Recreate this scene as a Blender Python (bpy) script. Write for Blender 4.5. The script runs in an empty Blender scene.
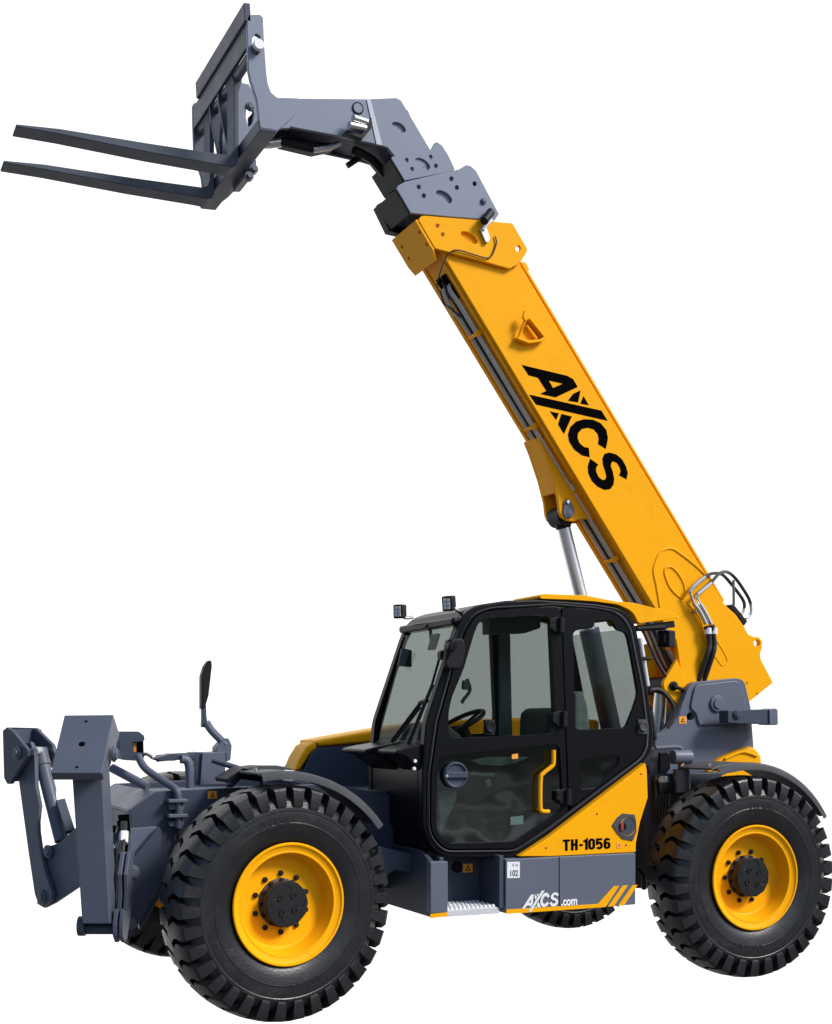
import bpy, bmesh, math, random
from mathutils import Vector, Matrix
random.seed(4)
S = bpy.context.scene
R = math.radians
# ------------------------------------------------------------------ camera
# machine axes: X along the machine (front at -X), Y away from the viewer (near tyres' outer walls at 0), Z up
F, CX, HY, TH = 1345.0, 416.0, 725.0, R(24.3)
RIGHT = Vector((math.cos(TH), -math.sin(TH), 0)); FWD = Vector((math.sin(TH), math.cos(TH), 0))
CAMH = 1.688
CAM = -(RIGHT * -0.714 + FWD * 7.56); CAM.z = CAMH
cd = bpy.data.cameras.new('camera'); cam = bpy.data.objects.new('camera', cd); S.collection.objects.link(cam)
cam.location = CAM
cam.rotation_euler = (R(90), 0, -TH)
cd.sensor_fit = 'HORIZONTAL'; cd.sensor_width = 36; cd.lens = F / 832 * 36
cd.shift_y = (HY - 512) / 832; cd.shift_x = 0; cd.clip_start = .1; cd.clip_end = 500
S.camera = cam
# ------------------------------------------------------------------ world, sun, exposure
SUN_EL, SUN_AZ = R(40), R(-44)          # sun high, behind the viewer and over the machine's rear
sdir = Vector((math.cos(SUN_EL) * math.cos(SUN_AZ), math.cos(SUN_EL) * math.sin(SUN_AZ), math.sin(SUN_EL)))
W = bpy.data.worlds.new('World'); S.world = W; W.use_nodes = True
nt = W.node_tree; N = nt.nodes; L = nt.links; N.clear()
def nd(t, **k):
    n = N.new(t)
    for a, b in k.items(): setattr(n, a, b)
    return n
def wmath(op, a, b=None, c=None):
    n = nd('ShaderNodeMath', operation=op)
    for i, v in enumerate((a, b, c)):
        if v is None: continue
        if isinstance(v, (int, float)): n.inputs[i].default_value = v
        else: L.new(v, n.inputs[i])
    return n.outputs[0]
def wramp(v, lo, hi):
    n = nd('ShaderNodeMapRange', interpolation_type='SMOOTHSTEP'); L.new(v, n.inputs[0])
    n.inputs[1].default_value = lo; n.inputs[2].default_value = hi; return n.outputs[0]
def wmix(f, a, b):
    n = nd('ShaderNodeMix', data_type='RGBA'); L.new(f, n.inputs[0])
    for v, i in ((a, 6), (b, 7)):
        if isinstance(v, tuple): n.inputs[i].default_value = (*v, 1)
        else: L.new(v, n.inputs[i])
    return n.outputs[2]
tc = nd('ShaderNodeTexCoord'); sep = nd('ShaderNodeSeparateXYZ'); L.new(tc.outputs['Generated'], sep.inputs[0])
dx, dy, dz = sep.outputs
front = wmath('ADD', wmath('MULTIPLY', dx, FWD.x), wmath('MULTIPLY', dy, FWD.y))
sky = nd('ShaderNodeTexSky', sky_type='NISHITA', sun_disc=False, sun_elevation=SUN_EL)
sky.sun_rotation = math.atan2(sdir.x, sdir.y)
skys = nd('ShaderNodeVectorMath', operation='SCALE'); L.new(sky.outputs[0], skys.inputs[0]); skys.inputs[3].default_value = 0.15
noise = nd('ShaderNodeTexNoise'); noise.inputs['Scale'].default_value = 9; noise.inputs['Detail'].default_value = 6
L.new(tc.outputs['Generated'], noise.inputs['Vector'])
tree_h = wmath('ADD', wmath('MULTIPLY', noise.outputs[0], .26), -.02)
trees = wramp(wmath('SUBTRACT', dz, tree_h), -.015, .015)
behind = wmix(trees, (.035, .04, .035), skys.outputs[0])
gmap = nd('ShaderNodeMapping'); gmap.inputs['Scale'].default_value = (3, 3, 26); L.new(tc.outputs['Generated'], gmap.inputs[0])
gn_ = nd('ShaderNodeTexNoise'); gn_.inputs['Scale'].default_value = 2.2; gn_.inputs['Detail'].default_value = 8; L.new(gmap.outputs[0], gn_.inputs['Vector'])
gcol = wmix(wramp(gn_.outputs[0], .38, .62), (.06, .06, .062), (.26, .26, .265))
behind = wmix(wramp(dz, -.07, -.02), gcol, behind)
ahead = wmix(wramp(dz, -.40, -.27), (.22, .22, .22), (1.0, 1.0, 1.0))
up = wmix(wramp(dz, .72, .9), ahead, skys.outputs[0])
col = wmix(wramp(front, .18, .42), behind, up)
bg = nd('ShaderNodeBackground'); L.new(col, bg.inputs[0]); bg.inputs[1].default_value = 1.0
wo = nd('ShaderNodeOutputWorld'); L.new(bg.outputs[0], wo.inputs[0])
sd = bpy.data.lights.new('sun', 'SUN'); sd.energy = 3.1; sd.angle = R(16); sd.color = (1, .96, .9)
sun = bpy.data.objects.new('sun', sd); S.collection.objects.link(sun)
sun.rotation_euler = (-sdir).to_track_quat('-Z', 'Y').to_euler()
S.view_settings.view_transform = 'Standard'; S.view_settings.look = 'None'
S.view_settings.exposure = 0.32; S.view_settings.gamma = 1
# ------------------------------------------------------------------ materials
def mat(name, col, rough=.5, metal=0, coat=0, spec=.5, var=.06, bump=0, bscale=60, dirt=None, scale=3):
    m = bpy.data.materials.new(name); m.use_nodes = True
    n = m.node_tree.nodes; l = m.node_tree.links; p = n['Principled BSDF']
    p.inputs['Roughness'].default_value = rough; p.inputs['Metallic'].default_value = metal
    p.inputs['Coat Weight'].default_value = coat; p.inputs['Coat Roughness'].default_value = .12
    p.inputs['Specular IOR Level'].default_value = spec
    t = n.new('ShaderNodeTexCoord')
    nz = n.new('ShaderNodeTexNoise'); nz.inputs['Scale'].default_value = scale; nz.inputs['Detail'].default_value = 8
    l.new(t.outputs['Object'], nz.inputs[0])
    mx = n.new('ShaderNodeMix'); mx.data_type = 'RGBA'
    l.new(nz.outputs[0], mx.inputs[0])
    mx.inputs[6].default_value = (*[c * (1 - var) for c in col], 1); mx.inputs[7].default_value = (*[min(1, c * (1 + var)) for c in col], 1)
    out = mx.outputs[2]
    if dirt:
        n2 = n.new('ShaderNodeTexNoise'); n2.inputs['Scale'].default_value = dirt[1]; n2.inputs['Detail'].default_value = 10; n2.inputs['Roughness'].default_value = .65
        l.new(t.outputs['Object'], n2.inputs[0])
        mr = n.new('ShaderNodeMapRange'); l.new(n2.outputs[0], mr.inputs[0])
        mr.inputs[1].default_value = dirt[2]; mr.inputs[2].default_value = dirt[3]; mr.inputs[4].default_value = dirt[4]
        m2 = n.new('ShaderNodeMix'); m2.data_type = 'RGBA'; l.new(mr.outputs[0], m2.inputs[0]); l.new(out, m2.inputs[6])
        m2.inputs[7].default_value = (*dirt[0], 1); out = m2.outputs[2]
        rr = n.new('ShaderNodeMapRange'); l.new(n2.outputs[0], rr.inputs[0]); rr.inputs[3].default_value = max(.05, rough - .1); rr.inputs[4].default_value = min(1, rough + .14)
        l.new(rr.outputs[0], p.inputs['Roughness'])
    l.new(out, p.inputs['Base Color'])
    if bump:
        n3 = n.new('ShaderNodeTexNoise'); n3.inputs['Scale'].default_value = bscale; n3.inputs['Detail'].default_value = 4
        l.new(t.outputs['Object'], n3.inputs[0])
        b = n.new('ShaderNodeBump'); b.inputs['Strength'].default_value = bump; b.inputs['Distance'].default_value = .004
        l.new(n3.outputs[0], b.inputs['Height']); l.new(b.outputs[0], p.inputs['Normal'])
    return m
YEL = mat('yellow_paint', (.88, .385, .004), .42, spec=.07, var=.05, bump=.12, bscale=45, scale=1.6, dirt=((.52, .2, .012), 6, .56, .88, .34))
GRY = mat('slate_paint', (.105, .118, .155), .42, spec=.28, var=.05, bump=.15, bscale=50, dirt=((.14, .13, .13), 6, .55, .85, .35))
LGY = mat('slate_paint_sky_sheen', (.185, .208, .272), .42, spec=.28, var=.04, bump=.12, bscale=50, dirt=((.2, .2, .22), 6, .6, .88, .3))  # same slate paint, lightened: sky sheen on the boom head put into the colour
PIPE = mat('pipe_steel', (.55, .53, .50), .4, metal=.0, var=.12)
MGY = mat('slate_paint_shade', (.080, .091, .122), .42, spec=.28, var=.05, bump=.15, bscale=50, dirt=((.12, .11, .105), 6, .55, .85, .35))  # same slate paint, darkened: shade on the stabilisers put into the colour
FGY = mat('fork_paint', (.085, .095, .12), .5, spec=.08, var=.1, bump=.25, bscale=70, dirt=((.12, .105, .09), 9, .58, .85, .4))
DGY = mat('dark_slate_paint', (.046, .056, .082), .45, spec=.25, var=.06, bump=.15, bscale=50, dirt=((.1, .09, .085), 6, .55, .85, .35))
BLK = mat('black_paint', (.006, .006, .0075), .34, spec=.11, var=.1, bump=.06, bscale=50)
MAT = mat('matt_black_plastic', (.009, .009, .011), .5, spec=.18, var=.15, bump=.25, bscale=200)
FEN = mat('grey_fender_plastic', (.055, .057, .063), .5, spec=.3, var=.1, bump=.25, bscale=160, dirt=((.13, .125, .115), 7, .5, .8, .4))
RUB = mat('rubber', (.0095, .0095, .011), .34, spec=.5, var=.25, bump=.35, bscale=90, dirt=((.05, .044, .038), 7, .54, .8, .45))
HOSE = mat('hose_rubber', (.012, .012, .013), .45, var=.2)
CHR = mat('chrome_steel', (.75, .76, .78), .32, metal=.7, var=.05)
STL = mat('zinc_steel', (.55, .56, .57), .35, metal=1, var=.12)
TRD = mat('galvanised_tread', (.62, .63, .64), .5, metal=.4, var=.15, bump=.4, bscale=120)
HUB = mat('hub_black', (.011, .011, .012), .42, spec=.3, var=.15, bump=.3, bscale=150)
HUBB = mat('hub_brown_black', (.05, .03, .018), .5, var=.3, bump=.3, bscale=120, scale=14)
TEAL = mat('teal_sticker', (.07, .12, .115), .5, var=.2, scale=30)
WHT = mat('white_sticker', (.75, .75, .75), .45, var=.02)
INK = mat('black_lettering', (.003, .003, .003), .8, spec=.0, var=.1)
ORG = mat('orange_sticker', (.85, .33, .03), .45, var=.05)
RED = mat('red_cap', (.32, .035, .02), .35, var=.1)
INP = mat('cab_post_trim', (.30, .36, .36), .6, var=.1)
INT = mat('cab_interior', (.07, .085, .085), .65, var=.2)
PLW = mat('plastic_wrap', (.35, .42, .41), .25, var=.5, bump=.6, bscale=25, scale=14)
LENS = mat('lamp_lens', (.6, .6, .6), .15, var=.1, scale=40)
AMB = mat('amber_lens', (.7, .25, .03), .2)
def glass(name, tint, ref=.5, rough=.02):
    m = bpy.data.materials.new(name); m.use_nodes = True; n = m.node_tree.nodes; l = m.node_tree.links
    n.remove(n['Principled BSDF']); o = n['Material Output']
    tr = n.new('ShaderNodeBsdfTransparent'); tr.inputs[0].default_value = (*tint, 1)
    gl = n.new('ShaderNodeBsdfGlossy'); gl.inputs['Roughness'].default_value = rough; gl.inputs[0].default_value = (.9, .95, .95, 1)
    lw = n.new('ShaderNodeLayerWeight'); lw.inputs[0].default_value = .5
    pw = n.new('ShaderNodeMath'); pw.operation = 'POWER'; pw.inputs[1].default_value = 4; l.new(lw.outputs['Facing'], pw.inputs[0])
    fr = n.new('ShaderNodeMath'); fr.operation = 'MULTIPLY_ADD'; fr.inputs[1].default_value = .5; fr.inputs[2].default_value = .04; l.new(pw.outputs[0], fr.inputs[0])
    tc_ = n.new('ShaderNodeTexCoord'); nz = n.new('ShaderNodeTexNoise'); nz.inputs['Scale'].default_value = 2.2; l.new(tc_.outputs['Object'], nz.inputs[0])
    bp = n.new('ShaderNodeBump'); bp.inputs['Strength'].default_value = .08; bp.inputs['Distance'].default_value = .05
    l.new(nz.outputs[0], bp.inputs['Height']); l.new(bp.outputs[0], gl.inputs['Normal'])
    ml = n.new('ShaderNodeMath'); ml.operation = 'MULTIPLY'; ml.inputs[1].default_value = ref; l.new(fr.outputs[0], ml.inputs[0])
    mx = n.new('ShaderNodeMixShader'); l.new(ml.outputs[0], mx.inputs[0]); l.new(tr.outputs[0], mx.inputs[1]); l.new(gl.outputs[0], mx.inputs[2])
    l.new(mx.outputs[0], o.inputs[0]); return m
GLS = glass('tinted_glass', (.655, .68, .67), .7)
GLW = glass('windscreen_glass', (.64, .665, .655), .3)
GLD = glass('dark_glass', (.55, .60, .59), 3.6)
# ------------------------------------------------------------------ positions read off the photograph, each at its own distance
def ray(px, py): return RIGHT * ((px - CX) / F) + FWD + Vector((0, 0, (HY - py) / F))
def at(px, py, y):
    d = ray(px, py); return CAM + d * ((y - CAM.y) / d.y)
def atx(px, py, x):
    d = ray(px, py); return CAM + d * ((x - CAM.x) / d.x)
def dep(px, py, z): return CAM + ray(px, py) * z
def crop(ox, oy, pts, s=832 / 150): return [(ox + u / s, oy + v / s) for u, v in pts]
def rnd(loop, r=6, n=5):
    out = []; m = len(loop)
    for i in range(m):
        a, b, c = (Vector((*loop[k % m], 0)) for k in (i - 1, i, i + 1))
        u, v = a - b, c - b; lu, lv = u.length, v.length
        if lu < 1e-6 or lv < 1e-6 or u.angle(v) > math.pi - .2: out.append((b.x, b.y)); continue
        q = min(r, .45 * lu, .45 * lv); p0 = b + u / lu * q; p2 = b + v / lv * q
        for k in range(n + 1):
            t = k / n; p = p0 * (1 - t) ** 2 + b * 2 * t * (1 - t) + p2 * t * t; out.append((p.x, p.y))
    return out
def flat(px, y): return [(p.x, p.z) for p in (at(a, b, y) for a, b in px)]
# ------------------------------------------------------------------ mesh builders
ROOT_LOC = Vector((1.6, 1.32, 0))
root = bpy.data.objects.new('telehandler', None); S.collection.objects.link(root); root.location = ROOT_LOC
root.empty_display_size = .5
root['label'] = 'yellow and slate grey telehandler with raised boom and pallet forks on knobbly tyres'
root['category'] = 'telehandler'
INV = Matrix.Translation(-ROOT_LOC)
def link(name, bm, m, parent=None, bevel=0, angle=35, sub=0, smooth=True):
    bmesh.ops.remove_doubles(bm, verts=bm.verts, dist=1e-5)
    bmesh.ops.recalc_face_normals(bm, faces=bm.faces)
    me = bpy.data.meshes.new(name); bm.to_mesh(me); bm.free()
    if smooth:
        for p in me.polygons: p.use_smooth = True
        me.set_sharp_from_angle(angle=R(angle))
    o = bpy.data.objects.new(name, me); S.collection.objects.link(o)
    for mm in (m if isinstance(m, (list, tuple)) else [m]): me.materials.append(mm)
    par = parent or root; o.parent = par
    if par is root: o.matrix_parent_inverse = INV
    if bevel:
        b = o.modifiers.new('edges', 'BEVEL'); b.width = bevel; b.segments = 2; b.limit_method = 'ANGLE'; b.angle_limit = R(40)
        b.harden_normals = True
    return o
def ring_pts(c, r, n=20, sx=1, rot=0):
    out = []
    for k in range(n):
        a = 2 * math.pi * k / n; u, v = r * sx * math.cos(a), r * math.sin(a)
        out.append((c[0] + u * math.cos(rot) - v * math.sin(rot), c[1] + u * math.sin(rot) + v * math.cos(rot)))
    return out
def add_prism(bm, outer, fn, holes=(), mi=0):
    """outer / holes: 2D loops; fn(p, k) -> 3D point, k = 0 front, 1 back"""
    loops = [outer] + list(holes); rings = []
    for lp in loops: rings.append([[bm.verts.new(fn(p, k)) for p in lp] for k in (0, 1)])
    new = []
    for a, b in rings:
        n = len(a)
        for i in range(n): new.append(bm.faces.new((a[i], a[(i + 1) % n], b[(i + 1) % n], b[i])))
    for k in (0, 1):
        if len(loops) == 1: new.append(bm.faces.new(rings[0][k]))
        else:
            ed = []
            for rg in rings:
                v = rg[k]; n = len(v)
                for i in range(n): ed.append(bm.edges.get((v[i], v[(i + 1) % n])))
            r = bmesh.ops.triangle_fill(bm, edges=ed, use_beauty=True)
            new += [g for g in r['geom'] if isinstance(g, bmesh.types.BMFace)]
    for f in new: f.material_index = mi
def yfn(y, d): return lambda p, k: Vector((p[0], y + d * k, p[1]))
def add_plate(bm, px, y, d, holes=(), mi=0):          # px outline in the picture at plane y, d deep
    add_prism(bm, flat(px, y), yfn(y, d), [flat(h, y) for h in holes], mi)
def plate(name, px, y, d, m, parent=None, holes=(), bevel=.005, **k):
    bm = bmesh.new(); add_plate(bm, px, y, d, holes); return link(name, bm, m, parent, bevel, **k)
def xz(name, pts, y0, y1, m, parent=None, bevel=.005, holes=()):
    bm = bmesh.new(); add_prism(bm, pts, yfn(y0, y1 - y0), holes); return link(name, bm, m, parent, bevel)
def add_box(bm, lo, hi, M=None, mi=0):
    vs = [bm.verts.new(Vector((x, y, z)) if M is None else M @ Vector((x, y, z))) for x in (lo[0], hi[0]) for y in (lo[1], hi[1]) for z in (lo[2], hi[2])]
    for q in ((0, 1, 3, 2), (4, 6, 7, 5), (0, 4, 5, 1), (2, 3, 7, 6), (0, 2, 6, 4), (1, 5, 7, 3)):
        f = bm.faces.new([vs[i] for i in q]); f.material_index = mi
def box(name, lo, hi, m, parent=None, bevel=.006, M=None):
    bm = bmesh.new(); add_box(bm, lo, hi, M); return link(name, bm, m, parent, bevel)
def smooth_path(pts, n=6):
    pts = [Vector(p) for p in pts]
    if len(pts) < 3: return pts
    out = []
    for i in range(len(pts) - 1):
        p0 = pts[max(i - 1, 0)]; p1 = pts[i]; p2 = pts[i + 1]; p3 = pts[min(i + 2, len(pts) - 1)]
        for k in range(n):
            t = k / n
            out.append(.5 * ((2 * p1) + (p2 - p0) * t + (2 * p0 - 5 * p1 + 4 * p2 - p3) * t * t + (3 * p1 - p0 - 3 * p2 + p3) * t ** 3))
    return out + [pts[-1]]
def add_tube(bm, pts, r, n=10, curve=True, mi=0):
    pts = smooth_path(pts) if curve else [Vector(p) for p in pts]
    rings = []; ref = None
    for i, p in enumerate(pts):
        d = (pts[min(i + 1, len(pts) - 1)] - pts[max(i - 1, 0)]).normalized()
        if ref is None or abs(ref.dot(d)) > .95: ref = d.orthogonal()
        u = (ref - d * ref.dot(d)).normalized(); v = d.cross(u); ref = u
        rr = r if not isinstance(r, (list, tuple)) else r[i]
        rings.append([bm.verts.new(p + (u * math.cos(2 * math.pi * k / n) + v * math.sin(2 * math.pi * k / n)) * rr) for k in range(n)])
    fs = []
    for a, b in zip(rings, rings[1:]):
        for k in range(n): fs.append(bm.faces.new((a[k], a[(k + 1) % n], b[(k + 1) % n], b[k])))
    fs.append(bm.faces.new(rings[0][::-1])); fs.append(bm.faces.new(rings[-1]))
    for f in fs: f.material_index = mi
def tube(name, pts, r, m, parent=None, n=10, curve=True):
    bm = bmesh.new(); add_tube(bm, pts, r, n, curve); return link(name, bm, m, parent)
def tubes(name, lst, r, m, parent=None, n=8, curve=True):
    bm = bmesh.new()
    for p in lst: add_tube(bm, p, r, n, curve)
    return link(name, bm, m, parent)
def add_lathe(bm, prof, n=48, M=None, mi=0, closed=False):   # prof (axial, radius) about local Y
    rings = []
    for a, r in prof:
        rings.append([bm.verts.new((M or Matrix()) @ Vector((r * math.cos(2 * math.pi * k / n), a, r * math.sin(2 * math.pi * k / n)))) for k in range(n)])
    prs = list(zip(rings, rings[1:])) + ([(rings[-1], rings[0])] if closed else [])
    for a, b in prs:
        for k in range(n):
            f = bm.faces.new((a[k], a[(k + 1) % n], b[(k + 1) % n], b[k])); f.material_index = mi
    if not closed:
        for rg in (rings[0], rings[-1]):
            f = bm.faces.new(rg); f.material_index = mi
def pin(name, p, r, l, m, parent=None, axis=Vector((0, -1, 0)), steps=True):   # round pin head pointing along axis
    bm = bmesh.new(); q = Vector((0, -1, 0)).rotation_difference(axis).to_matrix().to_4x4()
    M = Matrix.Translation(p) @ q
    pr = [(.01, r), (-l * .55, r), (-l * .6, r * .93)]
    pr += [(-l * .6, r * .62), (-l, r * .6), (-l, r * .02)] if steps else [(-l, r * .9), (-l, r * .02)]
    add_lathe(bm, [(.01, r * .02)] + pr, 24, M); return link(name, bm, m, parent, .002)
def text_mesh(txt, size, sx=1.0, off=0, extr=.001):
    c = bpy.data.curves.new('txt', 'FONT'); c.body = txt; c.size = size; c.extrude = extr; c.offset = off; c.align_x = 'LEFT'
    o = bpy.data.objects.new('txt', c); S.collection.objects.link(o)
    dg = bpy.context.evaluated_depsgraph_get(); me = bpy.data.meshes.new_from_object(o.evaluated_get(dg))
    bpy.data.objects.remove(o)
    for v in me.vertices: v.co.x *= sx
    return me
def put_text(bm, me, M, mi=0):
    b = bmesh.new(); b.from_mesh(me); b.transform(M)
    tmp = bpy.data.meshes.new('t'); b.to_mesh(tmp); b.free()
    n0 = len(bm.faces); bm.from_mesh(tmp); bm.faces.ensure_lookup_table()
    for f in bm.faces[n0:]: f.material_index = mi

# ================================================================== WHEELS
TR = .675
def tyre_bm():
    bm = bmesh.new(); H = [(.13, .335), (.155, .342), (.172, .36), (.19, .41), (.1965, .452), (.2, .455), (.2, .461), (.1975, .464), (.2, .505), (.198, .525), (.201, .53), (.2, .545), (.192, .552), (.178, .58), (.15, .602), (.12, .614), (.06, .624), (0, .626)]
    pr = [(-a, r) for a, r in H] + [(a, r) for a, r in H[::-1][1:]]
    add_lathe(bm, pr + [(.12, .31), (-.12, .31)], 96, closed=True)
    NL = 34; p = 2 * math.pi / NL
    st = [((-.199, .545), (-.17, .535), .20, 0), ((-.205, .560), (-.17, .55), .275, 0), ((-.193, .644), (-.14, .59), .29, 0), ((-.182, .657), (-.12, .60), .33, -.02),
          ((-.155, .664), (-.11, .61), .36, -.07), ((-.105, .671), (-.1, .615), .37, -.2), ((-.075, .673), (-.075, .62), .36, -.16), ((-.02, .675), (-.02, .62), .34, .08), ((.02, .675), (.02, .62), .22, .2)]
    for sgn in (1, -1):
        for k in range(NL):
            a0 = (k + (.5 if sgn < 0 else 0)) * p; prev = None
            jit = random.uniform(-.01, .01)
            for (o, i_, hw, sk) in st:
                q = []
                for (yy, rr), e in ((o, 1.0), (i_, 1.22)):
                    for s_ in (-1, 1):
                        a = a0 + (sk + s_ * hw * e + jit) * p
                        q.append(bm.verts.new((rr * math.cos(a), yy * sgn, rr * math.sin(a))))
                q = [q[0], q[1], q[3], q[2]]
                if prev:
                    for j in range(4): bm.faces.new((prev[j], prev[(j + 1) % 4], q[(j + 1) % 4], q[j]))
                else: bm.faces.new(q)
                prev = q
            bm.faces.new(prev[::-1])
    me = text_mesh('OZKA', .062, 1.15, .0025, .002)      # raised maker's word on the side wall
    for ang in (R(-78), R(102)):
        b = bmesh.new(); b.from_mesh(me); w = max(v.co.x for v in b.verts)
        for v in b.verts:
            a = ang - (v.co.x - w / 2) / .47; r = .452 + v.co.y
            v.co = Vector((r * math.cos(a), -.1975 - (v.co.z + .002) * .8, r * math.sin(a)))
        t = bpy.data.meshes.new('t'); b.to_mesh(t); b.free(); bm.from_mesh(t)
    return bm
def rim_bm():
    bm = bmesh.new()
    pr = [(-.14, .322), (-.172, .335), (-.18, .346), (-.188, .350), (-.195, .345), (-.194, .336), (-.184, .331), (-.178, .322), (-.172, .302), (-.174, .297), (-.172, .291), (-.15, .286), (-.06, .262), (-.05, .25), (-.046, .18), (-.046, .02), (-.02, .02), (-.02, .25),
          (.03, .285), (.12, .29), (.15, .32), (.18, .348), (.19, .350), (.175, .335), (.14, .322)]
    add_lathe(bm, pr, 96, closed=True)
    return bm
def hub_bm():
    bm = bmesh.new()
    add_lathe(bm, [(-.04, .02), (-.04, .14), (-.058, .138), (-.062, .124), (-.12, .118), (-.122, .108), (-.125, .02)], 48, mi=1)
    add_lathe(bm, [(-.122, .02), (-.118, .13), (-.150, .134), (-.156, .129), (-.158, .02)], 12, mi=0)
    for k in range(10):                                     # wheel nuts
        a = 2 * math.pi * (k + .5) / 10
        add_lathe(bm, [(-.04, .001), (-.04, .017), (-.06, .017), (-.061, .011), (-.07, .011), (-.07, .001)], 6, Matrix.Translation((.168 * math.cos(a), 0, .168 * math.sin(a))), mi=0)
    for k in range(12):
        a = 2 * math.pi * k / 12
        add_lathe(bm, [(-.05, .001), (-.05, .013), (-.076, .013), (-.076, .001)], 6, Matrix.Translation((.13 * math.cos(a), 0, .13 * math.sin(a))), mi=0)
    for k in range(4):                                      # oil plugs on the cap
        a = math.pi / 2 * k + .9
        c = Matrix.Translation((.058 * math.cos(a), 0, .058 * math.sin(a)))
        add_lathe(bm, [(-.15, .001), (-.158, .019), (-.165, .018), (-.165, .012), (-.159, .011), (-.159, .001)], 20, c, mi=2)
        pts = [Vector((r * math.cos(a + d), -.158, r * math.sin(a + d))) for r, d in ((.04, .35), (.075, .25), (.1, .45), (.115, .8))]
        add_tube(bm, pts, .0022, 6, mi=2)
    return bm
def make_wheel(x, y, steer, src=None, far=False):
    w = bpy.data.objects.new('wheel', None); S.collection.objects.link(w); w.parent = root; w.matrix_parent_inverse = INV
    w.location = (x, y, TR + .001); w.rotation_euler = (0, 0, steer + (math.pi if far else 0)); w.empty_display_size = .2
    if src is None:
        for nm, b_, m_, an in (('tyre', tyre_bm(), RUB, 28), ('rim', rim_bm(), YEL, 25), ('hub', hub_bm(), [HUB, HUBB, HUB], 35)):
            b_.transform(Matrix.Diagonal((1, .81, 1, 1))); link(nm, b_, m_, w, angle=an)
    else:
        for c in src.children:
            d = c.copy(); S.collection.objects.link(d); d.parent = w; d.matrix_parent_inverse = Matrix()
    return w
WB = 3.262
FA = -.012
w0 = make_wheel(FA, .168, R(8)); w0['label'] = 'steered front wheel nearest the viewer'
w1 = make_wheel(WB, .168, R(0), w0)
for ch in w1.children: ch.rotation_euler = (0, R(17), 0)
make_wheel(FA, 2.50, R(8), w0, True); make_wheel(WB + .04, 2.52, 0, w0, True)
for i, x in enumerate((FA, WB)):                               # axles
    bm = bmesh.new(); add_tube(bm, [(x, .3, .675), (x, 2.38, .675)], .11, 16, False)
    add_lathe(bm, [(-.3, .02), (-.24, .14), (-.1, .2), (.1, .2), (.24, .14), (.3, .02)], 24, Matrix.Translation((x, 1.32, .68)))
    link('axle', bm, DGY)

# ================================================================== CHASSIS
NF = .72
fx = at(129.7, 810, NF).x
ch = [(129.7, 810), (156, 791.5), (259, 786.5), (330, 784), (420, 800), (650, 800), (650, 868), (420, 882), (300, 882), (170, 882), (140, 930), (133, 880)]
bm = bmesh.new(); add_plate(bm, ch, NF, .05)
chm = flat(ch, NF)
add_prism(bm, chm, yfn(1.87, .05))
# cross plates between the side plates, a step below their rims
zt = at(156, 791.5, NF).z
add_box(bm, (fx + .19, NF + .045, zt - .06), (1.3, 1.875, zt - .03)); add_box(bm, (fx + .04, NF + .045, .5), (fx + .08, 1.875, at(129, 811, NF).z - .02)); add_box(bm, (.4, NF + .045, .64), (3.9, 1.875, .70))
link('chassis_frame', bm, DGY, None, .006)
# sloping nose plate and hose recess
p0 = at(129.7, 810, NF); p1 = at(156, 791.5, NF)
bm = bmesh.new(); add_prism(bm, [(p0.x, p0.z), (p1.x, p1.z), (p1.x, p1.z - .03), (p0.x, p0.z - .03)], yfn(NF + .052, 1.09)); link('nose_plate', bm, GRY, None, .004)
bm = bmesh.new(); xx = fx - .02
add_prism(bm, [(NF - .0, p0.z - .02), (1.87, p0.z - .02), (1.87, .5), (NF - .0, .5)], lambda p, k: Vector((xx + .035 * k, p[0], p[1])), [[(.76, p0.z - .08), (.98, p0.z - .08), (.98, p0.z - .38), (.76, p0.z - .38)]])
link('front_plate', bm, DGY, None, .004)
box('hose_recess', (fx + .016, .745, p0.z - .41), (fx + .036, 1.0, p0.z - .05), MAT)
bm = bmesh.new()
for k, (a, b) in enumerate(((.80, .0), (.83, .03), (.87, .015), (.91, .02))):
    add_tube(bm, [(xx - .02 - b, a, p0.z - .1), (xx - .05 - b, a - .01, p0.z - .25), (xx - .03, a - .02, p0.z - .45), (xx - .06, a - .05, p0.z - .65)], .011, 8, mi=0)
    add_tube(bm, [(xx - .025 - b, a, p0.z - .14), (xx - .048 - b, a - .008, p0.z - .23)], .014, 8, False, mi=1)
link('front_hoses', bm, [HOSE, STL])
def warning(name, px, py, y, w, parent=None):                     # small orange warning sticker with a dark triangle
    p = at(px, py, y); bm = bmesh.new()
    add_box(bm, (p.x - w, y - .003, p.z - w * .8), (p.x + w, y, p.z + w * .8), mi=0)
    add_prism(bm, [(p.x - w * .55, p.z - w * .5), (p.x + w * .55, p.z - w * .5), (p.x, p.z + w * .55)], yfn(y - .0045, .001), mi=1)
    add_prism(bm, [(p.x - w * .25, p.z - w * .32), (p.x + w * .25, p.z - w * .32), (p.x, p.z + w * .2)], yfn(y - .006, .001), mi=0)
    return link(name, bm, [ORG, INK], parent, smooth=False)
warning('warning_sticker', 212.3, 794.8, NF, .028)

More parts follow.
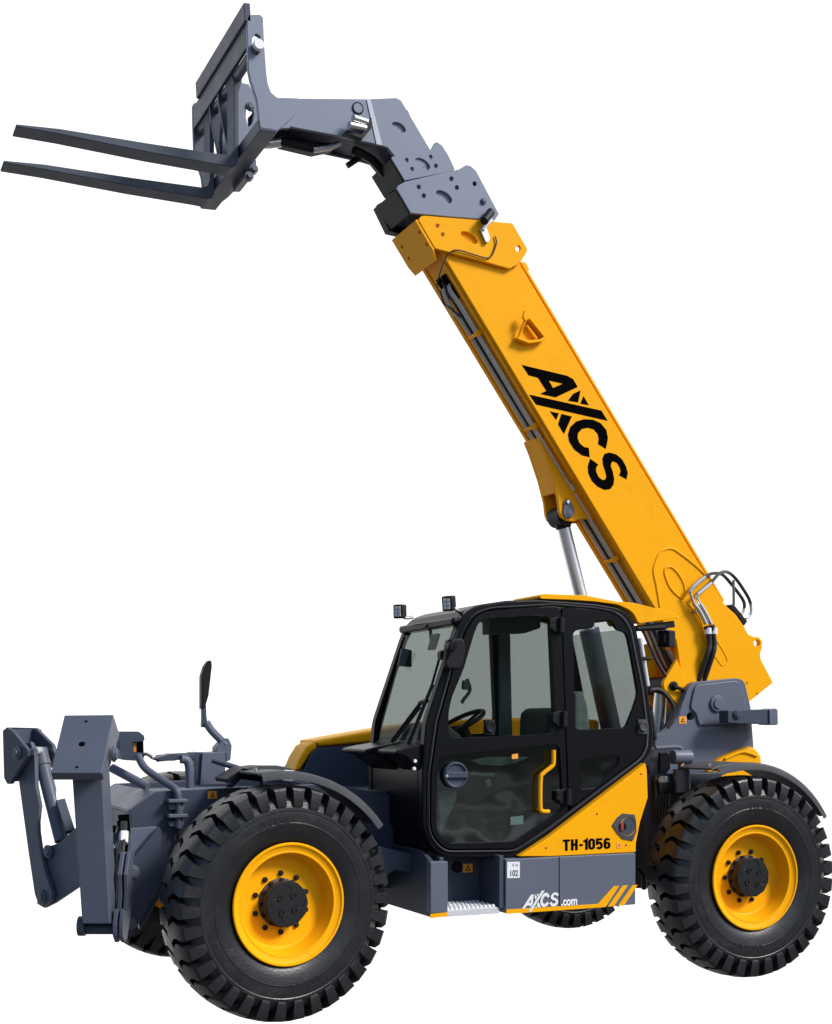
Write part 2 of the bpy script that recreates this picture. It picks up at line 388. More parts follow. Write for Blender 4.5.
# ------------------------------------------------------------------ stabilisers
def frame_at(o, h, n):      # local axes: h hinge axis, n outward, z up
    return Matrix(((h.x, n.x, 0, o.x), (h.y, n.y, 0, o.y), (0, 0, 1, o.z), (0, 0, 0, 1)))
ZN = 7.5; K = ZN / F
hN = RIGHT.copy(); nN = -FWD
O = dep(95, 929, ZN); MN = frame_at(O, hN, nN)
def L2(px, py, d=0): return (((px - CX) * (1 - d / ZN) - (95 - CX)) * K, d, -((py - HY) * (1 - d / ZN) - (929 - HY)) * K)  # local point seen at px,py, d nearer
stab = bpy.data.objects.new('stabiliser', None); S.collection.objects.link(stab); stab.parent = root; stab.matrix_parent_inverse = INV
stab['label'] = 'folded stabiliser leg nearest the viewer'
def quadbox(bm, ring, vec, mi=0):
    a = [bm.verts.new(Vector(p)) for p in ring]; b = [bm.verts.new(Vector(p) + Vector(vec)) for p in ring]; n = len(ring)
    fs = [bm.faces.new(a), bm.faces.new(b[::-1])] + [bm.faces.new((a[i], b[i], b[(i + 1) % n], a[(i + 1) % n])) for i in range(n)]
    for f in fs: f.material_index = mi
dl = .10
bm = bmesh.new(); quadbox(bm, [L2(71.5, 770, dl), L2(101.8, 770, dl), L2(110, 924, dl), L2(82, 924, dl)], (0, -.19, 0)); bm.transform(MN)
link('leg', bm, MGY, stab, .008)
dt, db = -.03, .26
bm = bmesh.new()
r = [L2(64.3, 715, dt), L2(113.6, 714.5, dt), L2(101.9, 773, db), L2(50.5, 773, db)]
nrm = (Vector(r[1]) - Vector(r[0])).cross(Vector(r[3]) - Vector(r[0])).normalized()
hole = lambda px, py, rr: (px, py, rr)
quadbox(bm, r, nrm * .06 if nrm.y < 0 else nrm * -.06)
bm2 = bm; bm.transform(MN); foot = link('foot_pad', bm, MGY, stab, .006)
bm = bmesh.new()          # box behind the pad: side cheeks
for s0 in (r[1], r[0]):
    s1 = r[2] if s0 is r[1] else r[3]
    e = -.02 if s0 is r[1] else .0
    a = Vector(s0) + Vector((e, -.02, -.012)); b = Vector(s1) + Vector((e, -.06, -.0))
    c = Vector((a.x, b.y - .13, b.z + .01)); d = Vector((a.x, a.y - .14, a.z - .1))
    quadbox(bm, [a, b, c, d], (.018, 0, 0))
bm.transform(MN); link('pad_cheek', bm, MGY, foot, .003)
for px, py, rr in ((82, 744.3, .018), (86.2, 721.6, .008), (77, 767.3, .008)):
    f_ = (py - 714.8) / (773 - 714.8); d_ = dt + (db - dt) * f_; c = Vector(L2(px, py, d_)); bm = bmesh.new()
    nv = nrm if nrm.y > 0 else -nrm
    q = Vector((0, -1, 0)).rotation_difference(nv).to_matrix().to_4x4()
    add_lathe(bm, [(.002, .0005), (.002, rr), (-.0025, rr), (-.0025, .0005)], 20, Matrix.Translation(c) @ q)
    bm.transform(MN); link('bolt_hole', bm, INK, foot)
bm = bmesh.new(); q = Matrix.Translation(Vector(L2(113, 754, dl - .04))) @ Matrix.Rotation(R(90), 4, 'Z')
add_lathe(bm, [(-.0, .02), (-.0, .045), (.012, .045), (.013, .034), (.022, .034), (.024, .02), (.026, .001)][::-1], 28, q @ Matrix.Rotation(R(180), 4, 'Z')); bm.transform(MN); link('pivot_pin', bm, MGY, stab, .002)
bm = bmesh.new()
add_tube(bm, [L2(86, 929, dl - .1), L2(117, 929, dl - .1)], .03, 16, False)
add_lathe(bm, [(-.008, .001), (-.008, .055), (.03, .055), (.03, .001)], 24, Matrix.Translation(Vector(L2(84, 926, dl - .07))) @ Matrix.Rotation(R(90), 4, 'Z')); bm.transform(MN); link('hinge_pin', bm, DGY, stab, .003)
# chassis-side bracket lugs of the near stabiliser
def lug(px, x0, th, name='stabiliser_bracket'):
    bm = bmesh.new(); xl = Vector(L2(px, 929, x0)).x
    out = [(-.02, .10), (.05, .12), (.085, .04), (.08, -.03), (.03, -.07), (-.04, -.06), (-.1, .02), (-.26, .2), (-.3, .4), (-.12, .42), (-.03, .3), (-.05, .2)]
    add_prism(bm, out, lambda p, k: Vector((xl + th * k, p[0], p[1]))); bm.transform(MN); return link(name, bm, MGY, None, .005)
lug(115, .02, .025); lug(122, .0, .022)
sb = plate('stabiliser_bracket', [(131, 936), (123, 933), (121.5, 926), (126, 910), (128.5, 900), (126, 884), (125.5, 872), (128, 862), (134, 857), (159, 826.5), (161, 830), (161, 881), (133, 934)], .50, .04, DGY)
pin('bracket_pin', at(132.5, 872, .50), .04, .03, GRY, sb); pin('bracket_pin', at(129, 923, .50), .04, .03, GRY, sb)
bm = bmesh.new()
for k, (a, b) in enumerate((((120, 850), (119, 872)), ((122.5, 848), (121, 876)))):
    add_tube(bm, [at(123 + k * 2, 822, .62), at(122.5 + k * 2, 838, .56), at(a[0] - 1 + k, a[1], .5), at(b[0], b[1], .46), at(121 + k * 1.5, 890, .46), at(122 + k, 908, .48)], .014, 8, mi=0)
    add_tube(bm, [at(123 + k * 2.5, 832, .58), at(122.5 + k * 2.3, 843, .54)], .019, 8, False, mi=1)
link('stabiliser_hoses', bm, [HOSE, WHT])
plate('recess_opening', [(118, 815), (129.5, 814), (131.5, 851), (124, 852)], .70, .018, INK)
# light gusset beside the bracket
plate('gusset', [(131, 828.5), (156, 826.5), (160, 827), (140, 855), (128, 860)], .56, .03, GRY)
# far stabiliser
hF = Vector((RIGHT.x, -RIGHT.y, 0)); nF = Vector((nN.x, -nN.y, 0))
ZF = 9.2; OF = dep(42.5, 897, ZF); MF = frame_at(OF, hF, nF); MFI = MF.inverted()
def L3(px, py, e=0):        # point of the plane h = e (local) seen at px,py
    d = MFI.to_3x3() @ ray(px, py); c = MFI @ CAM; t = (e - c.x) / d.x; return c + d * t
def fplate(name, px, e, th, m, parent, bevel=.004):
    bm = bmesh.new(); pts = [L3(a, b, e) for a, b in px]
    add_prism(bm, [(p.y, p.z) for p in pts], lambda p, k: Vector((e + th * k, p[0], p[1]))); bm.transform(MF); return link(name, bm, m, parent, bevel)
fst = bpy.data.objects.new('stabiliser', None); S.collection.objects.link(fst); fst.parent = root; fst.matrix_parent_inverse = INV
fst['label'] = 'folded stabiliser leg on the far side with its cylinder showing'
leg = [(19, 784), (28, 850), (34.5, 894), (38, 904), (45, 905), (51, 900), (52, 893), (45, 873), (40, 850), (37.5, 832), (37.2, 822), (39, 806), (35.2, 786), (34.5, 752), (30, 742), (16, 745)]
fplate('leg', leg, 0, .03, MGY, fst); fplate('leg', leg, .17, .03, MGY, fst)
brk = [(36, 889), (42, 875), (44, 868), (43, 855), (46, 846.5), (53, 845), (60, 842), (74, 829), (110, 800), (118, 860), (82, 884), (54, 903), (44, 908), (37, 904)]
fplate('stabiliser_bracket', brk, .045, .03, MGY, None); fplate('stabiliser_bracket', brk, .13, .03, MGY, None)
pad = [(2.5, 731), (6.5, 727.3), (12, 731), (27.5, 750), (27, 756), (10, 784), (7, 784), (3.8, 778)]
fp = fplate('foot_pad', pad, -.06, .03, DGY, fst)
fplate('pad_cheek', [(6.3, 727.3), (35, 728), (52, 745), (54, 753), (50, 768), (34, 757), (20, 745)], .18, .03, DGY, fp)
bm = bmesh.new(); a = L3(2.5, 731, -.06); b = L3(5, 779, -.06)
quadbox(bm, [Vector((-.03, a.y + .005, a.z + .01)), Vector((.26, a.y + .005, a.z + .01)), Vector((.26, b.y + .005, b.z - .02)), Vector((-.03, b.y + .005, b.z - .02))], (0, .035, 0)); bm.transform(MF); link('sole_plate', bm, DGY, fp, .004)
for (px, py, e, rr) in ((17.8, 753, -.06, .045), (42.5, 897, -.0, .05), (48.8, 851.5, .03, .046)):
    c = L3(px, py, e); bm = bmesh.new()
    add_lathe(bm, [(.0, .001), (.0, rr), (-.015, rr), (-.016, rr * .6), (-.028, rr * .58), (-.028, .001)], 28, Matrix.Translation(c) @ Matrix.Rotation(R(-90), 4, 'Z')); bm.transform(MF)
    link('pivot_pin', bm, MGY, fst, .002)
bm = bmesh.new(); add_tube(bm, [MF @ L3(62, 841, .1), MF @ L3(43, 766, .1)], .05, 20, False, 0); add_tube(bm, [MF @ L3(43, 766, .1), MF @ L3(39, 750, .1)], .058, 16, False, 0); link('stabiliser_cylinder', bm, MGY, fst, .003)
tube('cylinder_rod', [MF @ L3(46, 764, .12), MF @ L3(59, 806, .12)], .016, CHR, fst); 
tube('valve_block', [MF @ L3(60, 801, .09), MF @ L3(70, 832, .09)], .042, DGY, fst, n=4, curve=False)
bm = bmesh.new(); add_tube(bm, [MF @ L3(34, 751, -.0), MF @ L3(46, 751, .17)], .03, 14, False); link('hinge_pin', bm, STL, fst)

# ------------------------------------------------------------------ front work lamp, bracket box, far mirror
yl = .95
lamp = plate('work_lamp', crop(100, 650, [(100, 462), (118, 452), (215, 452), (244, 475), (248, 498), (240, 505), (240, 575), (250, 580), (240, 605), (205, 615), (150, 612), (118, 605), (110, 560)]), yl, .13, DGY, None, [crop(100, 650, [(180, 512), (238, 506), (240, 570), (185, 568)])], bevel=.008)
plate('lens', crop(100, 650, [(182, 515), (203, 512), (203, 568), (184, 566)]), yl + .03, .05, AMB, lamp)
plate('lamp_inside', crop(100, 650, [(176, 508), (242, 502), (244, 574), (180, 572)]), yl + .085, .03, MAT, lamp)
box('lamp_visor', tuple(at(118, 733, yl - .006) - Vector((.008, 0, .1))), tuple(at(118, 732, yl) + Vector((.004, .14, .01))), DGY, lamp)
tubes('lamp_cable', [[at(140, 756, yl), at(146, 754, yl), at(152, 757, yl)]], .01, HOSE, lamp)
tube('lamp_pole', [at(138, 756, .9), at(146, 769, .84), at(168, 784, .74), at(176, 790, .69), at(178.5, 799, .68), at(179, 812, .68), at(178.5, 828, .68)], .023, MGY, None, 14)
bm = bmesh.new()
for py in (801, 816):
    p = at(178.5, py, .64); add_box(bm, (p.x - .058, .64, p.z - .011), (p.x + .058, .716, p.z + .011))
for py in (807, 824):
    p = at(178.5, py, .64); add_box(bm, (p.x - .045, .68, p.z - .018), (p.x + .045, .716, p.z + .018))
link('pole_clamp', bm, GRY, None, .006)
tube('lamp_cable', [at(178, 826, .68), at(177, 840, .7), at(172, 850, .7)], .008, HOSE)
tube('brace_tube', [at(112, 768, 1.2), at(148, 787, 1.0)], .028, GRY, None, 12, False)
yb = 1.0
bb = plate('bracket_box', crop(100, 650, [(568, 570), (695, 565), (697, 745), (555, 750)]), yb, .22, GRY)
plate('side_cheek', crop(100, 650, [(525, 570), (566, 566), (552, 752), (540, 745), (528, 700)]), yb + .02, .2, DGY, bb)
plate('mirror_foot', crop(100, 650, [(645, 540), (690, 490), (715, 490), (732, 530), (725, 610), (700, 620), (697, 575), (645, 565)]), yb + .1, .1, GRY, bb)
tube('mirror_arm', [at(206, 722, 1.15), at(212, 731, 1.14), at(226, 745, 1.12)], .026, GRY, None, 10)
mm = bmesh.new(); c = at(206, 684, 1.15)
pm = flat(crop(100, 650, [(575, 95), (600, 58), (615, 58), (618, 90), (600, 250), (580, 320), (560, 330), (560, 150)]), 1.15)
add_prism(mm, pm, yfn(1.13, .07)); mir = link('mirror', mm, MAT, None, .012)
plate('mirror_joint', crop(100, 650, [(568, 300), (590, 305), (592, 370), (598, 400), (590, 430), (568, 428), (570, 370)]), 1.14, .05, DGY)
tubes('head_plate', [[at(156, 758.5, 1.18), at(178, 756.5, 1.16), at(198, 756, 1.15)]], .022, DGY)
plate('step_plate', crop(100, 650, [(302, 602), (400, 575), (528, 578), (528, 612), (480, 602), (410, 615), (330, 615)]), 1.02, .14, DGY)
tube('guard_tube', [at(181, 759, 1.0), at(188.5, 763, 1.0), at(190, 788, 1.0)], .028, GRY, None, 12)
for a, b in (((228, 788), (243, 774)), ((262, 786), (262, 772)), ((212, 760), (262, 776))):
    tube('support_bar', [at(*a, .9), at(*b, .8)], .018, DGY, None, 8, False)
plate('fender_bracket', [(226, 779), (243, 768.5), (262, 766), (290, 767), (275, 771), (262, 779), (262, 782), (240, 779), (228, 783)], .5, .25, MAT)

# ================================================================== FENDERS
def fender(cx, a0, a1, r, y0, y1, flatx, m):
    """curved sheet with rolled edge; angles measured from +X up through the top"""
    bm = bmesh.new(); n = 26; prof = []
    for k in range(n + 1):
        a = a0 + (a1 - a0) * k / n; prof.append((cx + r * math.cos(a), .675 + r * math.sin(a)))
    if flatx: prof = prof + [(prof[-1][0] - flatx * .5, prof[-1][1] - flatx * .05), (prof[-1][0] - flatx, prof[-1][1] - flatx * .22)]
    th = .012; ys = [(y0, .035), (y0 + .004, .012), (y0 + .02, .0), (y0 + .05, -.002), (y0 + .055, .005), (y0 + .08, .006), (y0 + .085, -.001), (y1, 0)]
    grid = []
    for i, (x, z) in enumerate(prof):
        d = Vector((x - cx, 0, z - .675)).normalized()
        grid.append([(Vector((x, yy, z)) - d * q) for yy, q in ys])
    top = [[bm.verts.new(p) for p in g] for g in grid]
    bot = [[bm.verts.new(p - Vector((p.x - cx, 0, p.z - .675)).normalized() * th) for p in g] for g in grid]
    nn, mm_ = len(top), len(ys)
    for i in range(nn - 1):
        for j in range(mm_ - 1):
            bm.faces.new((top[i][j], top[i][j + 1], top[i + 1][j + 1], top[i + 1][j])); bm.faces.new((bot[i][j], bot[i + 1][j], bot[i + 1][j + 1], bot[i][j + 1]))
        for j in (0, mm_ - 1): bm.faces.new((top[i][j], top[i + 1][j], bot[i + 1][j], bot[i][j]))
    for i in (0, nn - 1):
        for j in range(mm_ - 1): bm.faces.new((top[i][j], bot[i][j], bot[i][j + 1], top[i][j + 1]))
    return link('fender', bm, m, None, angle=40)
fender(FA, R(35), R(100), .752, .05, .52, .0, FEN)
fender(WB, R(31), R(102), .762, .06, .52, .10, FEN)
for px, py, yv in ((709, 765, .25), (727, 766.5, .25), (255.5, 769.5, .3), (267, 771.5, .3)):
    bm = bmesh.new(); add_lathe(bm, [(-.008, .001), (-.008, .012), (.01, .012), (.01, .001)], 12, Matrix.Translation(at(px, py, yv)) @ Matrix.Rotation(R(90), 4, 'X')); link('fender_bolt', bm, STL)
plate('fender_tab', crop(240, 720, [(20, 268), (100, 252), (210, 252), (290, 268), (200, 290), (130, 320), (100, 300)]), .45, .05, FEN)

# ================================================================== ENGINE HOOD (far side)
yh = 1.62
hood = plate('engine_hood', [(317.5, 747), (314.8, 740.7), (330, 738), (369, 731), (400, 726), (450, 720.5), (560, 717), (600, 720), (600, 742), (369, 743)], yh, .36, YEL, None, bevel=.03)
plate('hood_nose', [(316, 741), (318, 747.5), (311, 753.5), (303, 766), (300, 771), (295, 771), (300, 758), (307, 746.5)], yh + .01, .26, YEL, hood, bevel=.02)
plate('hood_rear', [(340, 738), (369, 733), (450, 722.5), (560, 719), (600, 722), (600, 760), (340, 760)], yh + .3, .5, YEL, hood, bevel=.03)
plate('hood_grille', crop(240, 720, [(402, 184), (362, 272), (320, 268), (355, 215)]), yh + .03, .3, MAT, hood)
plate('hood_side_panel', crop(240, 720, [(428, 154), (700, 134)]) + [(600, 742), (600, 800), (300, 792), (305, 769.6), (313, 752)], yh - .02, .22, DGY, hood)
plate('hood_bracket', crop(240, 720, [(285, 340), (325, 315), (415, 365), (390, 375)]), 1.0, .2, GRY)

# ================================================================== CAB
CY0, CY1 = .20, 1.06
outer = [(426, 722), (422.4, 774), (422.8, 828), (431.6, 849), (446, 858), (516, 858), (550, 835), (645.5, 761), (653, 749), (653.7, 731), (648, 688), (636.5, 627), (629, 614), (618.5, 607.5), (595, 603.5), (570, 601.5), (539, 599.5), (506.5, 600.5), (479.5, 604.5), (468, 610), (460, 620), (455, 633), (443, 670)]
opening = [(438, 722), (430.8, 774), (430.5, 828), (436, 841), (446.5, 850), (516, 849.5), (550, 826), (640, 758), (645.5, 748), (646.5, 731), (641, 688), (629.5, 630), (623, 619), (614, 613), (595, 609.5), (553.4, 606), (492, 609.5), (479.5, 613.5), (473, 618.5), (466, 630), (458.5, 649)]
outer = rnd(outer, 8); opening = rnd(opening, 8)
cabf = plate('cab_frame', outer, CY0, .07, BLK, None, [opening], bevel=.012)
def grow(loop, d):
    n = len(loop); cx_ = sum(p[0] for p in loop) / n; cy_ = sum(p[1] for p in loop) / n; out = []
    for i, p in enumerate(loop):
        a = Vector((*loop[i - 1], 0)); b = Vector((*p, 0)); c = Vector((*loop[(i + 1) % n], 0))
        t = ((b - a).normalized() + (c - b).normalized()).normalized(); nn = Vector((t.y, -t.x, 0))
        if nn.dot(Vector((b.x - cx_, b.y - cy_, 0))) < 0: nn = -nn
        q = b + nn * d; out.append((q.x, q.y))
    return out
# grey rubber seal round the opening
plate('door_seal', grow(opening, 2.6), CY0 - .012, .03, FEN, cabf, [grow(opening, .8)], bevel=.006)
# door
d_out = [(439, 722), (431.6, 774), (431.3, 828), (437, 840), (447, 849), (515.5, 848.5), (550, 825), (565.5, 814), (568, 810), (565, 730), (562, 640), (560.8, 612), (558, 607.6), (553, 606.8), (492, 610.4), (480, 614.3), (474, 619), (467, 630.5), (459.5, 649)]
d_up = [(448.5, 712), (452, 697), (464, 668), (474, 634), (478.5, 623), (485, 618.5), (540, 614.5), (548.5, 617), (551, 622), (555, 712), (555, 734), (449, 738.5)]
d_lo = [(437.5, 756), (556, 743.5), (560, 748), (563.5, 809), (548, 820), (515, 841.5), (449, 843.5), (440, 836), (436.3, 826)]
d_out = rnd(d_out, 7); d_up = rnd(d_up, 6); d_lo = rnd(d_lo, 6)
door = plate('door', d_out, CY0 - .004, .05, BLK, None, [d_up, d_lo], bevel=.006)
def pane(name, px, y, m, parent):
    bm = bmesh.new(); add_plate(bm, px, y, .006); return link(name, bm, m, parent, smooth=False)
pane('upper_pane', grow(d_up, 1.0), CY0 + .012, GLS, door)
pane('lower_pane', grow(d_lo, 1.0), CY0 + .012, GLD, door)
plate('inner_trim', [(438.5, 791), (457, 790), (456.5, 800), (449, 816), (440, 835)], CY0 + .035, .02, PLW, door)
plate('inner_trim', [(471, 760), (488, 757), (530, 757), (516, 763), (500, 766), (480, 765)], CY0 + .035, .02, PLW, door, bevel=.004)
plate('inner_trim', [(485, 780), (491, 779), (492, 786), (487, 788)], CY0 + .035, .02, PLW, door)
tube('inner_lever', [at(469, 774, CY0 + .045), at(494, 775, CY0 + .045)], .012, INP, door)
# rear quarter window
q_out = [(562, 607), (595, 610.3), (613.5, 613.8), (622, 619.8), (628.6, 631), (640, 688), (645.6, 731), (644.6, 747), (639, 757), (569.5, 809), (566.3, 730), (563.4, 640)]
q_in = [(573, 631), (594, 627.5), (594.5, 620), (606, 619), (613, 622), (617, 630), (626, 632), (629, 640), (638.5, 694), (634, 708), (626, 728), (575.5, 730)]
q_lo = [(580, 760), (612, 754), (620, 757), (618, 766), (596, 788), (581, 790)]
q_in = rnd(q_in, 5); q_lo = rnd(q_lo, 3); q_out = rnd(q_out, 6)
qw = plate('quarter_window', q_out, CY0 - .002, .03, BLK, None, [q_in, q_lo], bevel=.004)
pane('pane', grow(q_in, 1.0), CY0 + .01, GLS, qw); pane('lower_pane', grow(q_lo, 1.0), CY0 + .01, GLD, qw)
# far side frame: same shape across the cab
fo = flat(outer, CY0); fh1 = flat([(431, 738), (437, 716), (449, 672), (461, 634), (467, 622), (480, 614), (540, 611), (551, 618), (555, 712), (555, 734)], CY0); fh2 = flat([(569, 620), (600, 612), (618, 616), (629, 635), (641, 694), (640, 735), (571, 740)], CY0)
bm = bmesh.new(); add_prism(bm, fo, yfn(CY1 - .05, .05), [fh1, fh2]); ff = link('far_cab_side', bm, BLK, cabf, .01)
bm = bmesh.new(); add_prism(bm, flat([(557, 622), (568, 622), (570.5, 738), (558, 738)], CY0), yfn(CY1 - .09, .035)); link('post_trim', bm, INP, cabf, .006)
for h in (fh1, fh2):
    bm = bmesh.new(); add_prism(bm, h, yfn(CY1 - .03, .006)); link('far_pane', bm, GLS, cabf, smooth=False)
# roof skin, lower body
fl = lambda a: flat([a], CY0)[0]
rp = [fl(p) for p in ((653.7, 731), (648, 688), (636.5, 627), (629, 614), (618.5, 607.5), (595, 603.5), (570, 601.5), (539, 599.5), (506.5, 600.5), (479.5, 604.5), (468, 610), (460, 620))]
bm = bmesh.new()
for i in range(3, len(rp) - 1):
    a, b = rp[i], rp[i + 1]; add_prism(bm, [a, b, (b[0], b[1] - .03), (a[0], a[1] - .03)], yfn(CY0 + .068, CY1 - CY0 - .116))
link('roof_skin', bm, BLK, cabf, .0)
low = [fl(p) for p in ((427, 741), (423, 774), (423.5, 828), (433, 848), (447, 856.5), (515.5, 856.5), (550, 833), (644, 760), (651, 748), (651.5, 738))]
bm = bmesh.new(); add_prism(bm, low, yfn(CY0 + .075, CY1 - CY0 - .13)); link('lower_body', bm, BLK, cabf, .01)
# windscreen and rear window
ws = [fl(p) for p in ((458, 627), (446, 668), (430, 722), (427.5, 742))]
bm = bmesh.new(); add_prism(bm, ws + [(x + .006, z) for x, z in ws[::-1]], yfn(CY0 + .07, CY1 - CY0 - .12)); link('windscreen', bm, GLW, cabf, angle=60)
top = fl((461, 617)); 
box('windscreen_header', (top[0] - .05, CY0 + .02, top[1] - .05), (top[0] + .06, CY1 - .01, top[1] + .0), BLK, cabf, .02)
rw = [fl(p) for p in ((634, 628), (645, 688), (650, 735))]
bm = bmesh.new(); add_prism(bm, rw + [(x + .006, z) for x, z in rw[::-1]], yfn(CY0 + .07, CY1 - CY0 - .12)); link('rear_pane', bm, GLS, cabf, angle=60)
# cowl below the windscreen
fxl, fzl = fl((427, 742))
bm = bmesh.new()
for ya_, yb_c, ext in ((CY0 + .03, .3, .19), (CY0 + .40, .42, .24)):
    add_prism(bm, [(fxl + .05, fzl - .0), (fxl - ext * .6, fzl - .03), (fxl - ext, fzl - .05), (fxl - ext * .98, fzl - .075), (fxl - ext * .7, fzl - .085), (fxl + .02, fzl - .21), (fxl + .05, fzl - .21)], yfn(ya_, yb_c))
link('cowl', bm, BLK, cabf, .012)
box('firewall', (fxl + .0, CY0 + .05, fl((423, 850))[1]), (fxl + .1, CY1 - .03, fzl - .02), BLK, cabf, .01)
for px, py in ((415, 761), (414.2, 768.6)): pin('cowl_bolt', at(px, py, CY0 + .026), .011, .008, WHT, cabf, steps=False)
# front bezel rubber, wipers
def wsp(px, py): return at(px, py, .55) 
def on_screen(u, v):      # u 0..1 up the glass, v 0..1 across to the far side
    a = Vector((ws[3][0], 0, ws[3][1])); b = Vector((ws[0][0], 0, ws[0][1])); p = a.lerp(b, u); p.y = CY0 + .07 + (CY1 - CY0 - .12) * v; p.x -= .03; return p
bm = bmesh.new()
add_tube(bm, [on_screen(-.02, .2), on_screen(.5, .03), on_screen(.74, .02)], .008, 6, False); add_tube(bm, [on_screen(-.02, .16), on_screen(.5, .0)], .006, 6, False)
add_tube(bm, [on_screen(0, .55), on_screen(.34, .16)], .013, 6, False); add_tube(bm, [on_screen(.0, .5), on_screen(.30, .14)], .007, 6, False); add_tube(bm, [on_screen(.34, .18), on_screen(.36, .04)], .014, 6, False)
link('wiper', bm, MAT, cabf)
# roof: yellow cap with rear visor
yc = CY0 + .04
cap = [(539.5, 596), (542.6, 593.8), (586, 595.3), (616, 601.3), (634, 602.8), (676, 613.4), (679.5, 618), (638.5, 623.5), (634, 614), (629, 609.5), (618, 604.5), (595, 601.5), (570, 599.8), (541, 598.8)]
bm = bmesh.new(); add_plate(bm, rnd(cap, 3), CY0 + .005, .36); link('roof_cap', bm, YEL, cabf, .012)
plate('visor_bar', crop(550, 580, [(478, 255), (690, 225), (696, 262), (485, 285)]), CY0 + .03, .1, MAT, cabf)
tube('lamp_bar', [at(636, 628.5, CY0 + .04), at(664, 627, CY0 + .04)], .02, MAT, cabf)
def lamp_box(px, py, y, w, h, tilt, yaw, fm=LENS, name='roof_lamp', parent=None):
    c = at(px, py, y); M = Matrix.Translation(c) @ Matrix.Rotation(yaw, 4, 'Z') @ Matrix.Rotation(tilt, 4, 'Y')
    bm = bmesh.new(); add_box(bm, (-.03, -w / 2, -h / 2), (.045, w / 2, h / 2), M); add_box(bm, (.045, -w * .3, -h * .3), (.065, w * .3, h * .3), M)
    o = link(name, bm, MAT, parent, .024)
    bm = bmesh.new()
    for iy in (-1, 1):
        for iz in (-1, 0, 1): add_box(bm, (-.034, iy * w * .17 - w * .155, iz * h * .25 - h * .115), (-.028, iy * w * .17 + w * .155, iz * h * .25 + h * .115), M)
    link('lens', bm, fm, o, .004); return o
lp = lamp_box(448.5, 603.5, CY0 + .06, .07, .092, R(-10), R(42))
lp2 = lamp_box(399.5, 611.5, CY1 - .14, .07, .092, R(-4), R(42))
lamp_box(667, 639, CY0 + .05, .1, .11, R(0), R(200), MAT, 'rear_lamp')
tube('lamp_stalk', [at(453, 607, CY0 + .06), at(458, 611, CY0 + .06), at(461, 613, CY0 + .1)], .011, STL, lp); tube('lamp_stalk', [at(403, 617, CY1 - .14), at(407, 618, CY1 - .14), at(413, 617, CY1 - .14)], .011, STL, lp2)
tube('lamp_stalk', [at(666, 629, CY0 + .05), at(666, 633, CY0 + .05)], .018, STL)
# wing mirror by the near pillar
ym = CY0 - .1
bm = bmesh.new(); mp = crop(360, 580, [(490, 330), (560, 318), (585, 335), (588, 395), (575, 470), (555, 497), (490, 495), (472, 470), (480, 380)])
add_plate(bm, mp, ym, .055); wm = link('wing_mirror', bm, MAT, None, .014)
tube('mirror_arm', [at(457, 631, ym + .03), at(453, 640, ym - .02), at(449, 650, ym - .03), at(447, 658, ym)], .011, BLK, wm)
pin('mirror_joint', at(451, 646.5, ym), .03, .035, BLK, wm, steps=False)
plate('mirror_clamp', crop(360, 580, [(448, 395), (475, 385), (480, 440), (455, 445), (446, 425)]), CY0 - .05, .05, MAT, wm)
# door fittings
def hinge(px, py, parent):
    bm = bmesh.new(); y = CY0 - .035
    add_plate(bm, [(px - 8, py - 6), (px - 1, py - 8), (px + 7, py - 7), (px + 7, py + 7), (px - 1, py + 8), (px - 8, py + 3)], y + .012, .03)
    a = at(px + 3, py - 8, y); b = at(px + 3, py + 8, y); add_tube(bm, [a, b], .014, 10, False)
    for q in (-3, 3): add_lathe(bm, [(.01, .001), (.01, .008), (-.004, .007), (-.004, .001)], 10, Matrix.Translation(at(px - 5, py + q, y + .012)))
    return link('hinge', bm, MAT, parent, .004)
for px, py in ((558, 625), (561, 719), (565, 797)): hinge(px, py, door)
bm = bmesh.new(); c = at(454.5, 775, CY0); M = Matrix.Translation(Vector((c.x, CY0 - .012, c.z)))
add_lathe(bm, [(.01, .001), (.01, .082), (-.012, .08), (-.018, .072), (-.004, .062), (-.002, .001)], 40, M)
add_box(bm, (c.x - .07, CY0 - .035, c.z - .017), (c.x + .078, CY0 - .012, c.z + .02)); link('handle', bm, DGY, door, .004)
pin('lock_barrel', at(446.5, 776, CY0 - .034), .01, .008, STL, door, steps=False)
for px, py, par in ((490, 727, door), (643, 726.5, qw)):
    bm = bmesh.new(); c = at(px, py, CY0 - .012); add_box(bm, (c.x - .035, CY0 - .012, c.z - .05), (c.x + .035, CY0 + .01, c.z + .045))
    add_lathe(bm, [(.0, .001), (.0, .036), (-.015, .033), (-.015, .022), (-.01, .02), (-.01, .001)], 28, Matrix.Translation(Vector((c.x, CY0 - .014, c.z)))); link('latch_knob', bm, FEN if par is qw else MAT, par, .008)
tube('grab_rail', [at(553.6, 750, CY0 - .03), at(553.4, 763, CY0 - .03), at(551, 767, CY0 - .03), at(543, 773.5, CY0 - .03), at(540.6, 779, CY0 - .03), at(540.3, 806, CY0 - .03), at(542, 811, CY0 - .03), at(549, 811.5, CY0 - .028)], .0135, YEL, door)
def decal(name, px, y, m, parent, t=.002): 
    bm = bmesh.new(); add_plate(bm, px, y - t, t); return link(name, bm, m, parent, smooth=False)
decal('sticker', [(512, 754.5), (518, 753.5), (518, 758.5), (512, 759)], CY0 + .012, ORG, door)
decal('sticker', [(510.5, 817), (523.3, 815.5), (523.3, 824), (510.5, 825)], CY0 + .012, TEAL, door)
